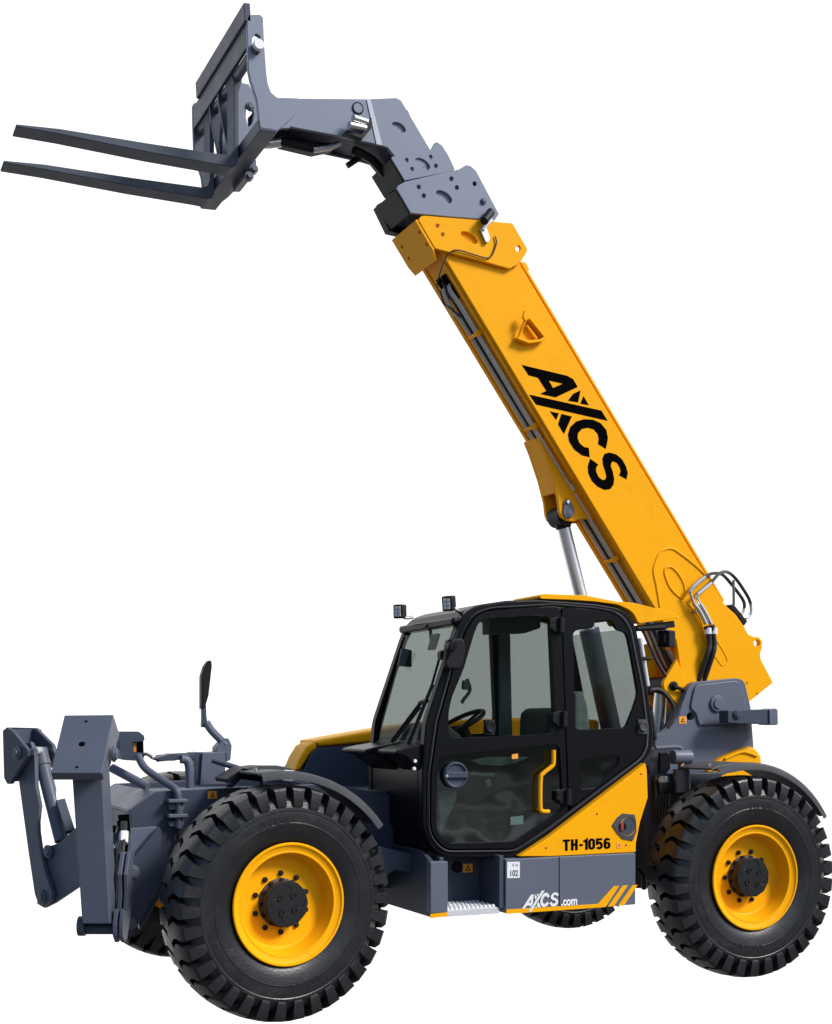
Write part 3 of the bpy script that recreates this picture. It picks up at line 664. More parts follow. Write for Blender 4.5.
# inside the cab
seat = plate('seat', [(549, 712), (558, 706), (566, 712), (572, 760), (512, 765), (512, 750), (548, 745)], .48, .42, INT, None, bevel=.04)
plate('seat_cover', [(575, 694), (583, 690), (588, 704), (591, 730), (580, 735), (574, 728)], .36, .12, PLW, seat, bevel=.02)
sw = bmesh.new(); c = at(463, 730, .6); M = Matrix.Translation(c) @ Matrix.Rotation(R(-28), 4, 'Y')
ringp = [M @ Vector((.17 * math.cos(2 * math.pi * k / 28), .17 * math.sin(2 * math.pi * k / 28), .05)) for k in range(29)]
add_tube(sw, ringp, .015, 8, False)
for k in range(3): add_tube(sw, [M @ Vector((0, 0, .02)), M @ Vector((.17 * math.cos(k * 2.1), .17 * math.sin(k * 2.1), .05))], .012, 6, False)
add_tube(sw, [M @ Vector((0, 0, .03)), M @ Vector((-.02, 0, -.3))], .04, 10, False)
link('steering_wheel', sw, MAT)
plate('dashboard', [(428, 728), (446, 722), (462, 735), (470, 760), (430, 760)], .4, .5, INT, None, bevel=.03)
plate('roof_console', [(490, 617), (541, 615.5), (541, 628), (526, 633), (490, 634)], .75, .12, INP, None, bevel=.01)
plate('sun_visor', [(402, 648), (412, 650), (412, 667), (398, 666)], .85, .02, INT)
tubes('cab_cable', [[at(425, 625, .6), at(430, 630, .6), at(431, 638, .6), at(433, 640, .6)], [at(467, 679, .5), at(470, 690, .5), at(464, 699, .5), at(462, 703, .5)]], .012, INT)
plate('phone_holder', [(464, 680), (470, 682), (469, 690), (463, 689)], .35, .03, INT)
plate('interior_mirror', [(438, 633), (441, 634), (436, 650), (433.5, 649)], .6, .1, INT)


# ================================================================== SIDE BOX, STEP, YELLOW PANEL
YB = .12
bx = [(505.5, 859.5), (635.7, 853), (635.7, 904.5), (507, 913.5), (505.5, 913.5)]
tool = plate('tool_box', bx, YB, .55, GRY, None, bevel=.006)
P = lambda px, py, y=YB: at(px, py, y)
decal('lid_gap', [(559, 857), (559.7, 857), (559.7, 909.5), (559, 909.5)], YB, INK, tool, .0015)
decal('stripe', [(506.5, 909.5), (598, 903.8), (613.8, 886.2), (619.3, 885.8), (605.5, 907), (506.5, 914)], YB, YEL, tool)
for k in range(2):
    x = 10 * k; decal('stripe', [(608 + x, 906.6 - .7 * k), (622.6 + x, 885.6 - .4 * k), (628 + x * .98, 885.2 - .4 * k), (614 + x, 906.2 - .7 * k)], YB, YEL, tool)
decal('sign', crop(500, 840, [(40, 122), (110, 120), (110, 210), (40, 212)]), YB, WHT, tool)
bm = bmesh.new(); p = at(509.3, 876.3, YB - .0026)
put_text(bm, text_mesh('102', .052, .8, .001, .0004), Matrix.Translation(p) @ Matrix.Rotation(R(90), 4, 'X'))
link('sign_text', bm, DGY, tool, smooth=False); bm = bmesh.new(); p = at(512.5, 866.6, YB - .0026); put_text(bm, text_mesh('0 1a', .026, .9, 0, .0004), Matrix.Translation(p) @ Matrix.Rotation(R(90), 4, 'X')); link('sign_small_text', bm, DGY, tool, smooth=False)
# front locker panel + step recess
ft = plate('step_box', [(430.5, 862), (448, 861.5), (448, 912), (430.5, 913.5)], YB, .06, GRY)
decal('stripe', [(430.5, 914), (448, 912.4), (448, 916.2), (430.5, 918.3)], YB + .002, YEL, ft, .004)
x0 = at(430.5, 870, YB).x; x1 = at(449, 870, YB).x; x2 = at(505, 870, YB).x; zb = at(430.5, 918, YB).z; zt_ = at(448, 858, YB + .1).z
bm = bmesh.new(); 
add_prism(bm, [(YB + .005, zb), (.98, zb + .0), (.98, zt_ + .05), (.3, zt_ + .05), (YB + .005, zt_ - .02)], lambda p, k: Vector((x0 + .01 + .03 * k, p[0], p[1])))
add_box(bm, (x0 + .04, .40, zb + .03), (x2 + .01, .43, zt_ + .03)); add_box(bm, (x2 - .035, YB + .01, zb + .03), (x2 - .004, .40, zt_ + .01)); add_box(bm, (x1 - .04, YB + .05, zb + .03), (x1 - .01, .40, zt_ + .01))
link('step_recess', bm, DGY, ft, .004)
pin('round_cap', at(457, 867, .40), .035, .02, BLK, ft, steps=False); warning('warning_sticker', 467.5, 868, .40, .034, ft)
bm = bmesh.new(); z1 = at(475, 906, YB + .05).z
add_box(bm, (x1 - .03, YB + .02, z1 - .05), (x2 - .03, .39, z1 - .012))
for i in range(12):
    for j in range(5):
        x = x1 - .01 + (x2 - x1 - .04) * (i + .5) / 12; y = YB + .04 + .07 * j
        add_lathe(bm, [(-.012, .018), (.006, .012), (.008, .001)], 8, Matrix.Translation((x, y, z1)) @ Matrix.Rotation(R(90), 4, 'X'))
link('step_tread', bm, TRD, ft, .002)
plate('cab_mount_beam', [(378, 846), (426, 857.5), (437, 860), (437, 862), (425.5, 876), (396, 870), (378, 880)], .42, .5, DGY)
plate('frame_skirt', [(378, 868), (432, 872), (432, 895), (412, 892), (378, 886)], .95, .3, DGY)
# yellow triangular panel
YP = .15
tri = [(519.5, 856.5), (550, 836.5), (645.5, 763), (647, 770), (648, 797.5), (640, 823), (636, 844), (636, 852.3), (550, 856.5)]
fc = crop(550, 720, [(345, 585), (375, 540), (405, 518), (470, 525), (478, 560), (480, 620), (460, 670), (405, 660), (375, 630)])
yp = plate('side_panel', tri, YP, .5, YEL, None, bevel=.006)
plate('filler_plate', fc, YP - .006, .02, FEN, yp, [ring_pts((628.3, 826.5), 9.2, 28, .86)], bevel=.003)
bm = bmesh.new(); c = at(628.3, 826.5, YP - .004)
add_lathe(bm, [(.0015, .055), (-.001, .055), (-.001, .001)], 28, Matrix.Translation(Vector((c.x, YP - .001, c.z)))); link('filler_recess', bm, DGY, yp)
pin('filler_cap', at(622.5, 826.5, YP - .002), .025, .012, BLK, yp, steps=False)
bm = bmesh.new(); c = at(622.3, 826.5, YP - .015)
add_box(bm, (c.x - .012, YP - .018, c.z - .026), (c.x + .01, YP - .013, c.z + .026)); link('cap_tag', bm, RED, yp, .006)
def ribbon(bm, path, w, fn, closed=False):
    pts = [Vector((*p, 0)) for p in path]; n = len(pts); lf, rt = [], []
    for i in range(n):
        a = pts[(i - 1) % n] if (closed or i) else None; c = pts[(i + 1) % n] if (closed or i < n - 1) else None
        d1 = (pts[i] - a).normalized() if a is not None else None; d2 = (c - pts[i]).normalized() if c is not None else None
        d1 = d1 or d2; d2 = d2 or d1; t = (d1 + d2).normalized(); nn = Vector((-t.y, t.x, 0)); m = w / 2 / max(.4, nn.dot(Vector((-d1.y, d1.x, 0))))
        lf.append(pts[i] + nn * m); rt.append(pts[i] - nn * m)
    v = [[[bm.verts.new(fn((p.x, p.y), k)) for p in side] for side in (lf, rt)] for k in (0, 1)]
    for i in range(n if closed else n - 1):
        e = (i + 1) % n
        for k in (0, 1): bm.faces.new((v[k][0][i], v[k][0][e], v[k][1][e], v[k][1][i]))
        for q in (0, 1): bm.faces.new((v[0][q][i], v[0][q][e], v[1][q][e], v[1][q][i]))
    if not closed:
        for i in (0, n - 1): bm.faces.new((v[0][0][i], v[0][1][i], v[1][1][i], v[1][0][i]))
def arc(cx, cy, rx, ry, a0, a1, n=7): return [(cx + rx * math.cos(R(a0 + (a1 - a0) * k / n)), cy + ry * math.sin(R(a0 + (a1 - a0) * k / n))) for k in range(n + 1)]
w_ = .19; h_ = w_ / 2      # glyphs in a .5 x 1 cell
GL = {'T': [([(.0, 1 - h_), (.52, 1 - h_)], 0), ([(.26, 1 - w_), (.26, 0)], 0)], 'H': [([(h_, 0), (h_, 1)], 0), ([(.5 - h_, 0), (.5 - h_, 1)], 0), ([(w_, .52), (.5 - w_, .52)], 0)],
      '-': [([(.04, .45), (.3, .45)], 0)], '1': [([(.0, .76), (.1, .80), (.22, .9), (.22, .0)], 0)],
      '0': [(arc(.25, 1 - .25, .155, .155, 0, 180) + arc(.25, .25, .155, .155, 180, 360), 1)],
      '5': [([(.46, 1 - h_), (.1, 1 - h_), (.09, .50)] + arc(.25, .42, .155, .17, 150, 0) + arc(.25, .25, .155, .155, 0, -165), 0)],
      '6': [(arc(.25, .75, .155, .155, 10, 180) + arc(.25, .25, .155, .155, 180, 360) + arc(.25, .41, .155, .15, 0, 150), 0)]}
bm = bmesh.new(); a = at(562.8, 850.8, YP); b = at(610.3, 839.6, YP); total = .52 + .6 + .4 + .38 + .58 + .58 + .5; x = 0
hz = at(563, 839.6, YP).z - a.z; kx = (b.x - a.x) / total
for ch_, adv in zip('TH-1056', (.60, .58, .36, .36, .58, .58, .5)):
    for path, cl in GL[ch_]:
        ribbon(bm, [((x + u), v) for u, v in path], w_, lambda p, k: Vector((a.x + p[0] * kx, YP - .002 + .0014 * k, a.z + p[1] * hz)), bool(cl))
    x += adv
link('lettering', bm, INK, yp, smooth=False)
decal('sticker', [(616.5, 843), (622, 842.6), (622, 848), (616.5, 848.3)], YP, ORG, yp)
bm = bmesh.new()
for px, py in ((597, 814), (641, 774), (546, 848), (626, 845), (619, 845.5)): add_lathe(bm, [(.005, .001), (.005, .006), (-.002, .006), (-.003, .001)], 10, Matrix.Translation(at(px, py, YP)))
link('panel_rivets', bm, DGY, yp)

# ================================================================== BOOM
Y0 = 1.15; BW = .35
lo_a, lo_b = at(446.8, 261.3, Y0), at(650, 600, Y0)
D = (lo_b - lo_a).normalized(); Nn = Vector((-D.z, 0, D.x))
if Nn.x > 0: Nn = -Nn                                              # away from the boom, underneath
def B(s, y, off=0): p = lo_a + D * s + Nn * off; return Vector((p.x, y, p.z))
def sB(px, py, y): return (at(px, py, y) - lo_a).dot(D)
boom_px = [(436, 243), (446.8, 261.3), (650, 600), (668, 630), (676, 640), (684, 690), (700, 730), (730, 720), (750, 701.5), (773.4, 682.6), (761, 659), (760.4, 653.7), (762.2, 648.3), (762.6, 641), (759, 637), (753.6, 636.6), (748.2, 634), (744.6, 626.7), (735.5, 614), (728.3, 607.8), (724.7, 604), (696.8, 560), (519.8, 264), (510, 248)]
bm = bmesh.new(); add_plate(bm, boom_px, Y0, .045, [ring_pts((757, 643.2), 3.3, 16, .9)]); far = flat(boom_px, Y0)
add_prism(bm, far, yfn(Y0 + BW - .045, .045))
core = [(436, 243), (446.8, 261.3), (650, 600), (672, 640), (735, 640), (724.7, 604), (696.8, 560), (519.8, 264), (510, 248)]
add_prism(bm, flat(grow(core, -1.2), Y0), yfn(Y0 + .04, BW - .08))
boom = link('boom', bm, YEL, None, .007)
# top plate standing proud of the upper edge
up_a, up_b = at(521, 262, Y0), at(724, 602, Y0); UD = (up_b - up_a).normalized(); UN = Vector((-UD.z, 0, UD.x)); UN = UN if UN.x > 0 else -UN
ln = (up_b - up_a).length
q = [up_a + UN * .002, up_b + UN * .002, up_b + UN * .022, up_a + UN * .022]
bm = bmesh.new(); add_prism(bm, [(p.x, p.z) for p in q], yfn(Y0 + .012, BW - .03)); link('top_plate', bm, YEL, boom, .004)
# underside tray for the pipes
bm = bmesh.new()
q = [B(.0, 0, .002), B(1.75, 0, .002), B(1.75, 0, .012), B(.0, 0, .012)]; add_prism(bm, [(p.x, p.z) for p in q], yfn(Y0 + .025, .035)); link('underside_flange', bm, YEL, boom, .004)
s_ear = sB(567, 470, Y0)
# pipes under the boom
bm = bmesh.new()
for k, (yy, r_) in enumerate(((.098, .0095), (.126, .0095), (.186, .0095), (.214, .0095))):
    add_tube(bm, [B(.12, Y0 + yy + .02, -.03), B(.16, Y0 + yy + .02, .015), B(.3, Y0 + yy + (.035 if k > 1 else .0), .022), B(.5, Y0 + yy, .022), B(1.72, Y0 + yy, .022), B(1.78, Y0 + yy, .005)], r_, 8)
    add_tube(bm, [B(1.85, Y0 + yy, .02), B(3.35, Y0 + yy, .02)], r_, 8, False)
link('hydraulic_pipes', bm, PIPE, boom)
bm = bmesh.new()
for yy in (.156,):
    add_tube(bm, [B(.1, Y0 + yy, .02), B(.3, Y0 + yy, .026), B(1.0, Y0 + yy, .026), B(1.75, Y0 + yy - .02, .026)], .011, 8)
    add_tube(bm, [B(1.85, Y0 + yy, .024), B(3.3, Y0 + yy, .026), B(3.75, Y0 + yy, .05)], .013, 8)
add_tube(bm, [B(.14, Y0 + .27, .0), B(.22, Y0 + .29, .02), B(.28, Y0 + .22, .036), B(.36, Y0 + .165, .04)], .007, 8)
link('hydraulic_hoses', bm, HOSE, boom)
for s_ in (.52, 1.28, 2.42, 3.2):
    bm = bmesh.new()
    a = B(s_, 0, 0); Mc = Matrix(((D.x, 0, Nn.x, a.x), (0, 1, 0, 0), (D.z, 0, Nn.z, a.z), (0, 0, 0, 1)))
    add_box(bm, (-.014, Y0 + .085, .034), (.014, Y0 + .235, .042), Mc); add_box(bm, (-.02, Y0 + .07, .0), (.02, Y0 + .086, .05), Mc); add_box(bm, (-.02, Y0 + .232, 0), (.02, Y0 + .248, .05), Mc)
    link('pipe_clamp', bm, YEL, boom, .004)
a = B(.17, 0, 0); Mc = Matrix(((D.x, 0, Nn.x, a.x), (0, 1, 0, 0), (D.z, 0, Nn.z, a.z), (0, 0, 0, 1)))
bm = bmesh.new(); add_box(bm, (-.11, Y0 + .1, .001), (.08, Y0 + .165, .005), Mc); add_box(bm, (-.11, Y0 + .185, .001), (.05, Y0 + .25, .005), Mc); link('pipe_slot', bm, INK, boom)
# lift cylinder ears
ear = crop(540, 450, [(-10, -75), (20, 0), (70, 150), (100, 270), (108, 340), (120, 372), (150, 392), (185, 396), (215, 386), (250, 380), (275, 386)]) + [(600, 519), (556, 440)]
eN = plate('cylinder_ear', ear, Y0 + .105, .03, YEL, boom)
ef = flat(ear, Y0 + .105); bm = bmesh.new(); add_prism(bm, ef, yfn(Y0 + .30, .03)); link('cylinder_ear', bm, YEL, boom, .005)
fw = flat(crop(540, 450, [(-10, -75), (20, 0), (70, 150), (90, 235)]), Y0 + .105)
bm = bmesh.new(); add_prism(bm, fw + [(x + .025, z) for x, z in fw[::-1]], yfn(Y0 + .134, .167)); link('ear_web', bm, YEL, boom, .003)
kp = plate('keeper_plate', crop(540, 450, [(135, 285), (150, 272), (170, 280), (192, 330), (190, 360), (170, 380), (145, 375), (130, 350)]), Y0 + .09, .016, GRY, boom, bevel=.004)
pin('keeper_bolt', at(567.5, 502, Y0 + .09), .014, .014, STL, kp, steps=False); pin('pivot_pin', at(570, 513, Y0 + .09), .03, .008, GRY, kp)
yc_ = Y0 + .2175
c1 = at(561, 517, yc_); c2 = at(581, 597, yc_); ax = (c2 - c1).normalized()
bm = bmesh.new(); add_lathe(bm, [(-.08, .001), (-.08, .075), (.08, .075), (.08, .001)], 28, Matrix.Translation(c1)); add_tube(bm, [c1 + ax * .03, c1 + ax * .085], .058, 24, False); link('cylinder_eye', bm, MAT, boom, .006)
tube('lift_cylinder_rod', [c1 + ax * .07, c1 + ax * 1.0], .05, CHR, boom, 28, False)
tube('lift_cylinder', [c1 + ax * .85, at(620, 770, yc_ + .05)], .075, GRY, None, 24, False)
tube('cylinder_hose', [c1 + ax * .12 + Vector((.06, .09, 0)), c1 + ax * .6 + Vector((.07, .09, 0)), c1 + ax * 1.1 + Vector((.08, .09, 0))], .012, HOSE, boom)
# logo, traced on the flank
LG = [([(112, 332), (345, 388), (375, 405), (398, 445), (285, 498), (205, 480), (238, 465), (195, 398), (147, 385)], [[(250, 412), (322, 428), (272, 450)]]),
      ([(348, 515), (375, 480), (413, 462), (400, 524)], []), ([(412, 530), (428, 492), (455, 538)], []), ([(150, 484), (520, 566), (551, 618), (185, 535)], []),
      ([(256, 570), (302, 580), (288, 614)], []), ([(315, 583), (368, 596), (328, 686), (298, 636)], []),
      ([(460, 805), (420, 795), (380, 765), (355, 725), (348, 690), (360, 650), (390, 622), (430, 610), (475, 612), (515, 630), (545, 665), (553, 705), (548, 735), (542, 762), (502, 737), (506, 710), (500, 685), (480, 662), (450, 654), (420, 660), (400, 682), (397, 705), (407, 732), (430, 752), (455, 757)], []),
      ([(462, 812), (450, 850), (452, 885), (470, 925), (500, 955), (535, 972), (565, 968), (582, 945), (585, 915), (578, 880), (568, 850), (570, 835), (580, 825), (600, 835), (615, 860), (618, 880), (610, 897), (648, 918), (655, 885), (645, 850), (625, 815), (595, 790), (560, 780), (535, 788), (525, 810), (527, 840), (540, 880), (545, 905), (538, 920), (522, 920), (505, 905), (493, 880), (492, 860), (503, 842)], [])]
bm = bmesh.new(); bm2 = bmesh.new()
lg0 = at(*crop(500, 300, [(147, 385)], 5.12)[0], Y0)
sp = at(521.5, 907.2, YB); lw = None
def loc(p):
    w_ = at(*crop(500, 300, [p], 5.12)[0], Y0) - lg0; return (w_.dot(D), -w_.dot(Nn))
us = [loc(p)[0] for o, h in LG for p in o]; vs = [loc(p)[1] for o, h in LG for p in o]
sc = (at(558.5, 905, YB).x - sp.x) / (max(us) - min(us)); v0 = min(vs)
for o, h in LG:
    add_plate(bm, crop(500, 300, o, 5.12), Y0 - .002, .0015, [crop(500, 300, x, 5.12) for x in h])
    f2 = lambda p: (sp.x + (loc(p)[0] - min(us)) * sc, sp.z - .03 + (loc(p)[1] - v0) * sc * 1.18)
    add_prism(bm2, [f2(p) for p in o], yfn(YB - .0045, .0015), [[f2(p) for p in x] for x in h])
link('logo', bm, INK, boom, smooth=False)
p = at(561, 905.6, YB - .0046); me = text_mesh('.com', .075, .8, .003, .0004)
put_text(bm2, me, Matrix.Translation(p) @ Matrix.Rotation(R(90), 4, 'X')); link('logo', bm2, WHT, tool, smooth=False)
# head collars
def hole(px, py, r, sx=.85, rot=0, n=18): return ring_pts((px, py), r, n, sx, rot)
Z3 = lambda pts: crop(370, 140, pts, 4.894)
def z3(u, v): return Z3([(u, v)])[0]
c1px = crop(390, 200, [(158, 112), (172, 90), (190, 86), (590, 120), (680, 128), (760, 265), (762, 280), (752, 302), (720, 350), (665, 380), (250, 268)])
bm = bmesh.new()
add_plate(bm, c1px, Y0 - .035, .03, [hole(*crop(390, 200, [(711, 268)])[0], 3.0), hole(*crop(390, 200, [(263, 143)])[0], 2.0), hole(*crop(390, 200, [(292, 191)])[0], 2.0), ring_pts(crop(390, 200, [(440, 208)])[0], 4.2, 24, 2.3, R(33))])
link('boom_collar', bm, YEL, boom, .004)
plate('collar_backing', [(422, 219), (494, 224), (512, 245), (506, 262), (437, 246)], Y0 - .012, .01, YEL, boom, bevel=.002)
bm = bmesh.new(); add_prism(bm, flat(c1px, Y0 - .035), yfn(Y0 + BW + .0, .03)); link('boom_collar', bm, YEL, boom, .004)
cu = flat([c1px[0], c1px[-1], (446, 266), (438, 262.5)], Y0 - .035)
u0, u1 = Vector((cu[0][0], 0, cu[0][1])), Vector((cu[1][0], 0, cu[1][1]))
ud = (u1 - u0).normalized(); un = Vector((-ud.z, 0, ud.x)); un = un if un.x < 0 else -un
uq = [u0 - ud * .02, u1 + ud * .06, u1 + ud * .06 + un * .02, u0 - ud * .02 + un * .02]
uh = []
Mu = Matrix(((ud.x, 0, un.x, u0.x), (0, 1, 0, 0), (ud.z, 0, un.z, u0.z), (0, 0, 0, 1)))
ul = (u1 - u0).length
bm = bmesh.new()
add_prism(bm, [(-.01, Y0 - .03), (ul, Y0 - .03), (ul + .07, Y0 + .02), (ul + .07, Y0 + BW - .0), (ul, Y0 + BW + .025), (-.01, Y0 + BW + .025)], lambda p, k: Mu @ Vector((p[0], p[1], .02 * k + .001)),
          [ring_pts((a, b), .013, 14) for a, b in ((.07, Y0 + .0), (.16, Y0 + .0), (.07, Y0 + .3), (.16, Y0 + .3))])
link('collar_base', bm, YEL, boom, .003)
bm = bmesh.new()
add_prism(bm, [(.005, Y0 - .02), (ul, Y0 - .02), (ul, Y0 + BW + .015), (.005, Y0 + BW + .015)], lambda p, k: Mu @ Vector((p[0], p[1], -.012 - .03 * k))); link('wear_pad', bm, MAT, boom)
for u, v in ((263, 143), (292, 191)): pin('collar_bolt', at(*crop(390, 200, [(u, v)])[0], Y0 - .012), .012, .01, STL, boom, steps=False)
# limit switch and cable on the collar
sw_ = plate('limit_switch', crop(390, 200, [(500, 160), (535, 145), (558, 215), (545, 238), (530, 232)]), Y0 - .06, .024, STL, boom)
tube('switch_rod', [at(483, 230, Y0 - .06), at(487, 224, Y0 - .07), at(492, 220, Y0 - .07)], .014, WHT, sw_)
tube('switch_roller', [at(484, 221, Y0 - .09), at(491, 212, Y0 - .05)], .03, MAT, sw_, curve=False)
tube('switch_cable', [at(495, 236, Y0 - .045), at(496.5, 243, Y0 - .045), at(492, 255, Y0 - .045), at(486.5, 258, Y0 - .045), at(472, 254, Y0 - .045), at(456, 250, Y0 - .045), at(447, 256, Y0 - .03), at(441, 270, Y0 - .01), at(437, 285, Y0 + .05), at(438, 292, Y0 + .15)], .0048, HOSE, boom)
# second section
Y2 = Y0 - .02
c2px = Z3([(130, 238), (138, 222), (170, 204), (438, 142), (470, 122), (490, 124), (520, 150), (632, 362), (612, 392), (400, 376), (200, 358)])
bm = bmesh.new()
add_plate(bm, c2px, Y2, .03, [hole(*z3(u, v), 2.3) for u, v in ((238, 230), (263, 273), (398, 190), (425, 233), (512, 214))] + [ring_pts(z3(362, 278), 4.6, 24, 2.0, R(35))])
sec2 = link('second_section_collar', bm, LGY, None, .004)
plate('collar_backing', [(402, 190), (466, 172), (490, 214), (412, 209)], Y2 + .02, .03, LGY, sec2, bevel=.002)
bm = bmesh.new(); add_prism(bm, flat(c2px, Y2), yfn(Y0 + BW - .01, .03)); link('far_plate', bm, GRY, sec2, .004)
a2 = flat([c2px[0], c2px[-1]], Y2)
def under_box(px, y, y0, y1, thick, m, parent, name, ext=(0, 0), dark=None):
    a_, b_ = [Vector((p[0], 0, p[1])) for p in flat(px, y)]; d_ = (b_ - a_).normalized(); n_ = Vector((-d_.z, 0, d_.x)); n_ = n_ if n_.x < 0 else -n_
    q_ = [a_ - d_ * ext[0] + n_ * .006, b_ + d_ * ext[1] + n_ * .006, b_ + d_ * ext[1] - n_ * thick, a_ - d_ * ext[0] - n_ * thick]
    bm = bmesh.new(); add_prism(bm, [(p.x, p.z) for p in q_], yfn(y0, y1 - y0)); return link(name, bm, m, parent, .005)
under_box((c2px[0], c2px[-1]), Y2, Y2 + .012, Y0 + BW + .018, .03, MAT, sec2, 'collar_base')  # matt black puts the shade under the collar into its colour
plate('inner_tube', [(401, 192), (413, 213), (494, 222), (492, 205), (470, 168), (420, 178)], Y2 + .045, .27, DGY, sec2)
plate('pad_block', Z3([(35, 320), (90, 298), (140, 300), (200, 370), (235, 385), (160, 460), (95, 445)]), Y0 + .32, .08, MAT, sec2)
tubes('block_hoses', [[at(*z3(95, 350), Y0 + .25), at(*z3(140, 320), Y0 + .24), at(*z3(185, 380), Y0 + .2), at(*z3(190, 400), Y0 + .2)], [at(*z3(130, 305), Y0 + .2), at(*z3(160, 350), Y0 + .18), at(*z3(195, 380), Y0 + .18)]], .012, HOSE, sec2)
for u, v in ((555, 300),): pin('sensor_boss', at(*z3(u, v), Y2), .022, .02, GRY, sec2)
# third section collar
Y3 = Y0 + .0
c3px = Z3([(103, 88), (112, 80), (250, 55), (300, 46), (318, 12), (330, 10), (352, 24), (385, 75), (415, 140), (410, 152), (170, 199)])
bm = bmesh.new(); add_plate(bm, c3px, Y3, .025, [hole(*z3(u, v), 2.1) for u, v in ((179, 99), (205, 143), (296, 83), (322, 127))] + [ring_pts(z3(257, 117), 4.2, 24, 2.0, R(35))])
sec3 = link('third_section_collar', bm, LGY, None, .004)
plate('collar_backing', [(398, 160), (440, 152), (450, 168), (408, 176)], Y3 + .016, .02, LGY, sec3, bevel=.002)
bm = bmesh.new(); add_prism(bm, flat(c3px, Y3), yfn(Y0 + BW - .03, .025)); link('far_plate', bm, GRY, sec3, .004)
under_box((c3px[0], c3px[-1]), Y3, Y3 + .01, Y0 + BW - .01, .03, MAT, sec3, 'collar_base')
plate('inner_tube', [(397, 162), (412, 205), (470, 195), (452, 168), (438, 150), (400, 160)], Y3 + .04, .25, DGY, sec3)
# goose neck
YG = Y0 + .012
gn = [(262, 98), (368.4, 99), (396, 97.7), (401, 100), (430, 149), (436, 160), (410, 175), (394, 155.5), (387.7, 147.5), (380, 145), (340, 136), (284, 125.5), (262, 122)]
bm = bmesh.new(); add_plate(bm, gn, YG, .03, [ring_pts((357.8, 108.3), 0.01, 3)][:0] + [ring_pts((399, 127.2), 3.8, 24, 2.0, R(33))])
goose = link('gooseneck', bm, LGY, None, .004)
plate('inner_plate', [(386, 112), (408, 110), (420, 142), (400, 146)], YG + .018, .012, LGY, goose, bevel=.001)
bm = bmesh.new(); add_prism(bm, flat(gn, YG), yfn(YG + .29, .03))
tp = flat([(262, 98.6), (368, 99.4), (395.5, 98.3), (400, 101), (430, 150), (436, 160), (410, 174), (394, 154), (380, 143), (360, 139)], YG)
add_prism(bm, tp, yfn(YG + .028, .265)); link('gooseneck_core', bm, DGY, goose, .004)
plate('bend_strip', [(366.5, 99.4), (370.5, 99.2), (382.5, 145.4), (376.5, 144.4)], YG - .006, .01, mat('fold_highlight', (.42, .44, .5), .35, var=.1), goose, bevel=.003)  # pale colour paints the highlight along the fold
pin('round_boss', at(357.8, 108.3, YG), .036, .006, LGY, goose, steps=False); bm = bmesh.new(); c = at(357.8, 108.3, YG - .002); add_lathe(bm, [(.0, .033), (-.006, .036), (-.006, .039), (.0, .041)], 28, Matrix.Translation(c), closed=True); link('boss_ring', bm, INK, goose)
# quick couplings on the goose neck
cp = plate('coupling_bracket', crop(280, 90, [(545, 160), (552, 215), (490, 292), (385, 255), (400, 235), (480, 262), (510, 225), (515, 195)], 5.943), YG - .06, .055, MAT, goose)
for (u0_, v0_, u1_, v1_) in ((435, 165, 515, 192), (412, 208, 505, 228)):
    tube('quick_coupling', [at(280 + u0_ / 5.943, 90 + v0_ / 5.943, YG - .08), at(280 + u1_ / 5.943, 90 + v1_ / 5.943, YG - .05)], .024, STL, goose, 14, False)
# underside of the goose neck
plate('tilt_cylinder', crop(280, 90, [(10, 270), (200, 300), (330, 310), (330, 345), (210, 370), (0, 320)], 5.943), YG + .12, .1, MAT, goose, bevel=.02)
tube('cylinder_rod', [at(268, 143.5, YG + .16), at(284, 141.5, YG + .16)], .034, STL, goose, 16, False); tube('cylinder_fitting', [at(313, 150, YG + .12), at(330, 147, YG + .12), at(340, 143, YG + .1)], .02, STL, goose)
bm = bmesh.new(); add_tube(bm, [at(347, 166, YG + .2), at(356, 160, YG + .18), at(362, 157, YG + .15)], .02, 8); add_tube(bm, [at(354, 150, YG + .1), at(372, 160, YG + .15), at(385, 175, YG + .2)], .03, 8); link('hose_ends', bm, MAT, goose)
far_low = flat([(284, 125.5), (340, 136), (387.7, 147.5), (394, 155.5), (390, 168), (374, 160), (335, 148), (284, 138)], YG)
# cable boss bracket (yellow wedge) on the boom flank
br = crop(500, 300, [(125, 125), (158, 92), (240, 195), (215, 215), (150, 218), (88, 195)], 5.12)
wed = plate('guide_bracket', crop(500, 300, [(88, 188), (92, 200), (150, 222), (215, 212), (240, 196), (160, 90), (150, 95), (225, 188), (205, 200), (150, 205), (110, 192)], 5.12), Y0 - .05, .05, YEL, boom, bevel=.004)
plate('bracket_rib', crop(500, 300, [(135, 130), (145, 128), (195, 195), (185, 200)], 5.12), Y0 - .03, .03, YEL, wed, bevel=.002)
plate('bracket_ear', crop(500, 300, [(118, 85), (128, 52), (142, 55), (160, 88), (130, 108)], 5.12), Y0 - .075, .022, YEL, wed, bevel=.004)
tube('bracket_stalk', [at(*crop(500, 300, [(130, 100)], 5.12)[0], Y0 - .06), at(*crop(500, 300, [(95, 190)], 5.12)[0], Y0 - .03)], .01, YEL, wed)
plate('top_block', crop(390, 200, [(735, 350), (752, 340), (775, 385), (765, 400), (750, 395)]), Y0 + .05, .08, YEL, boom)
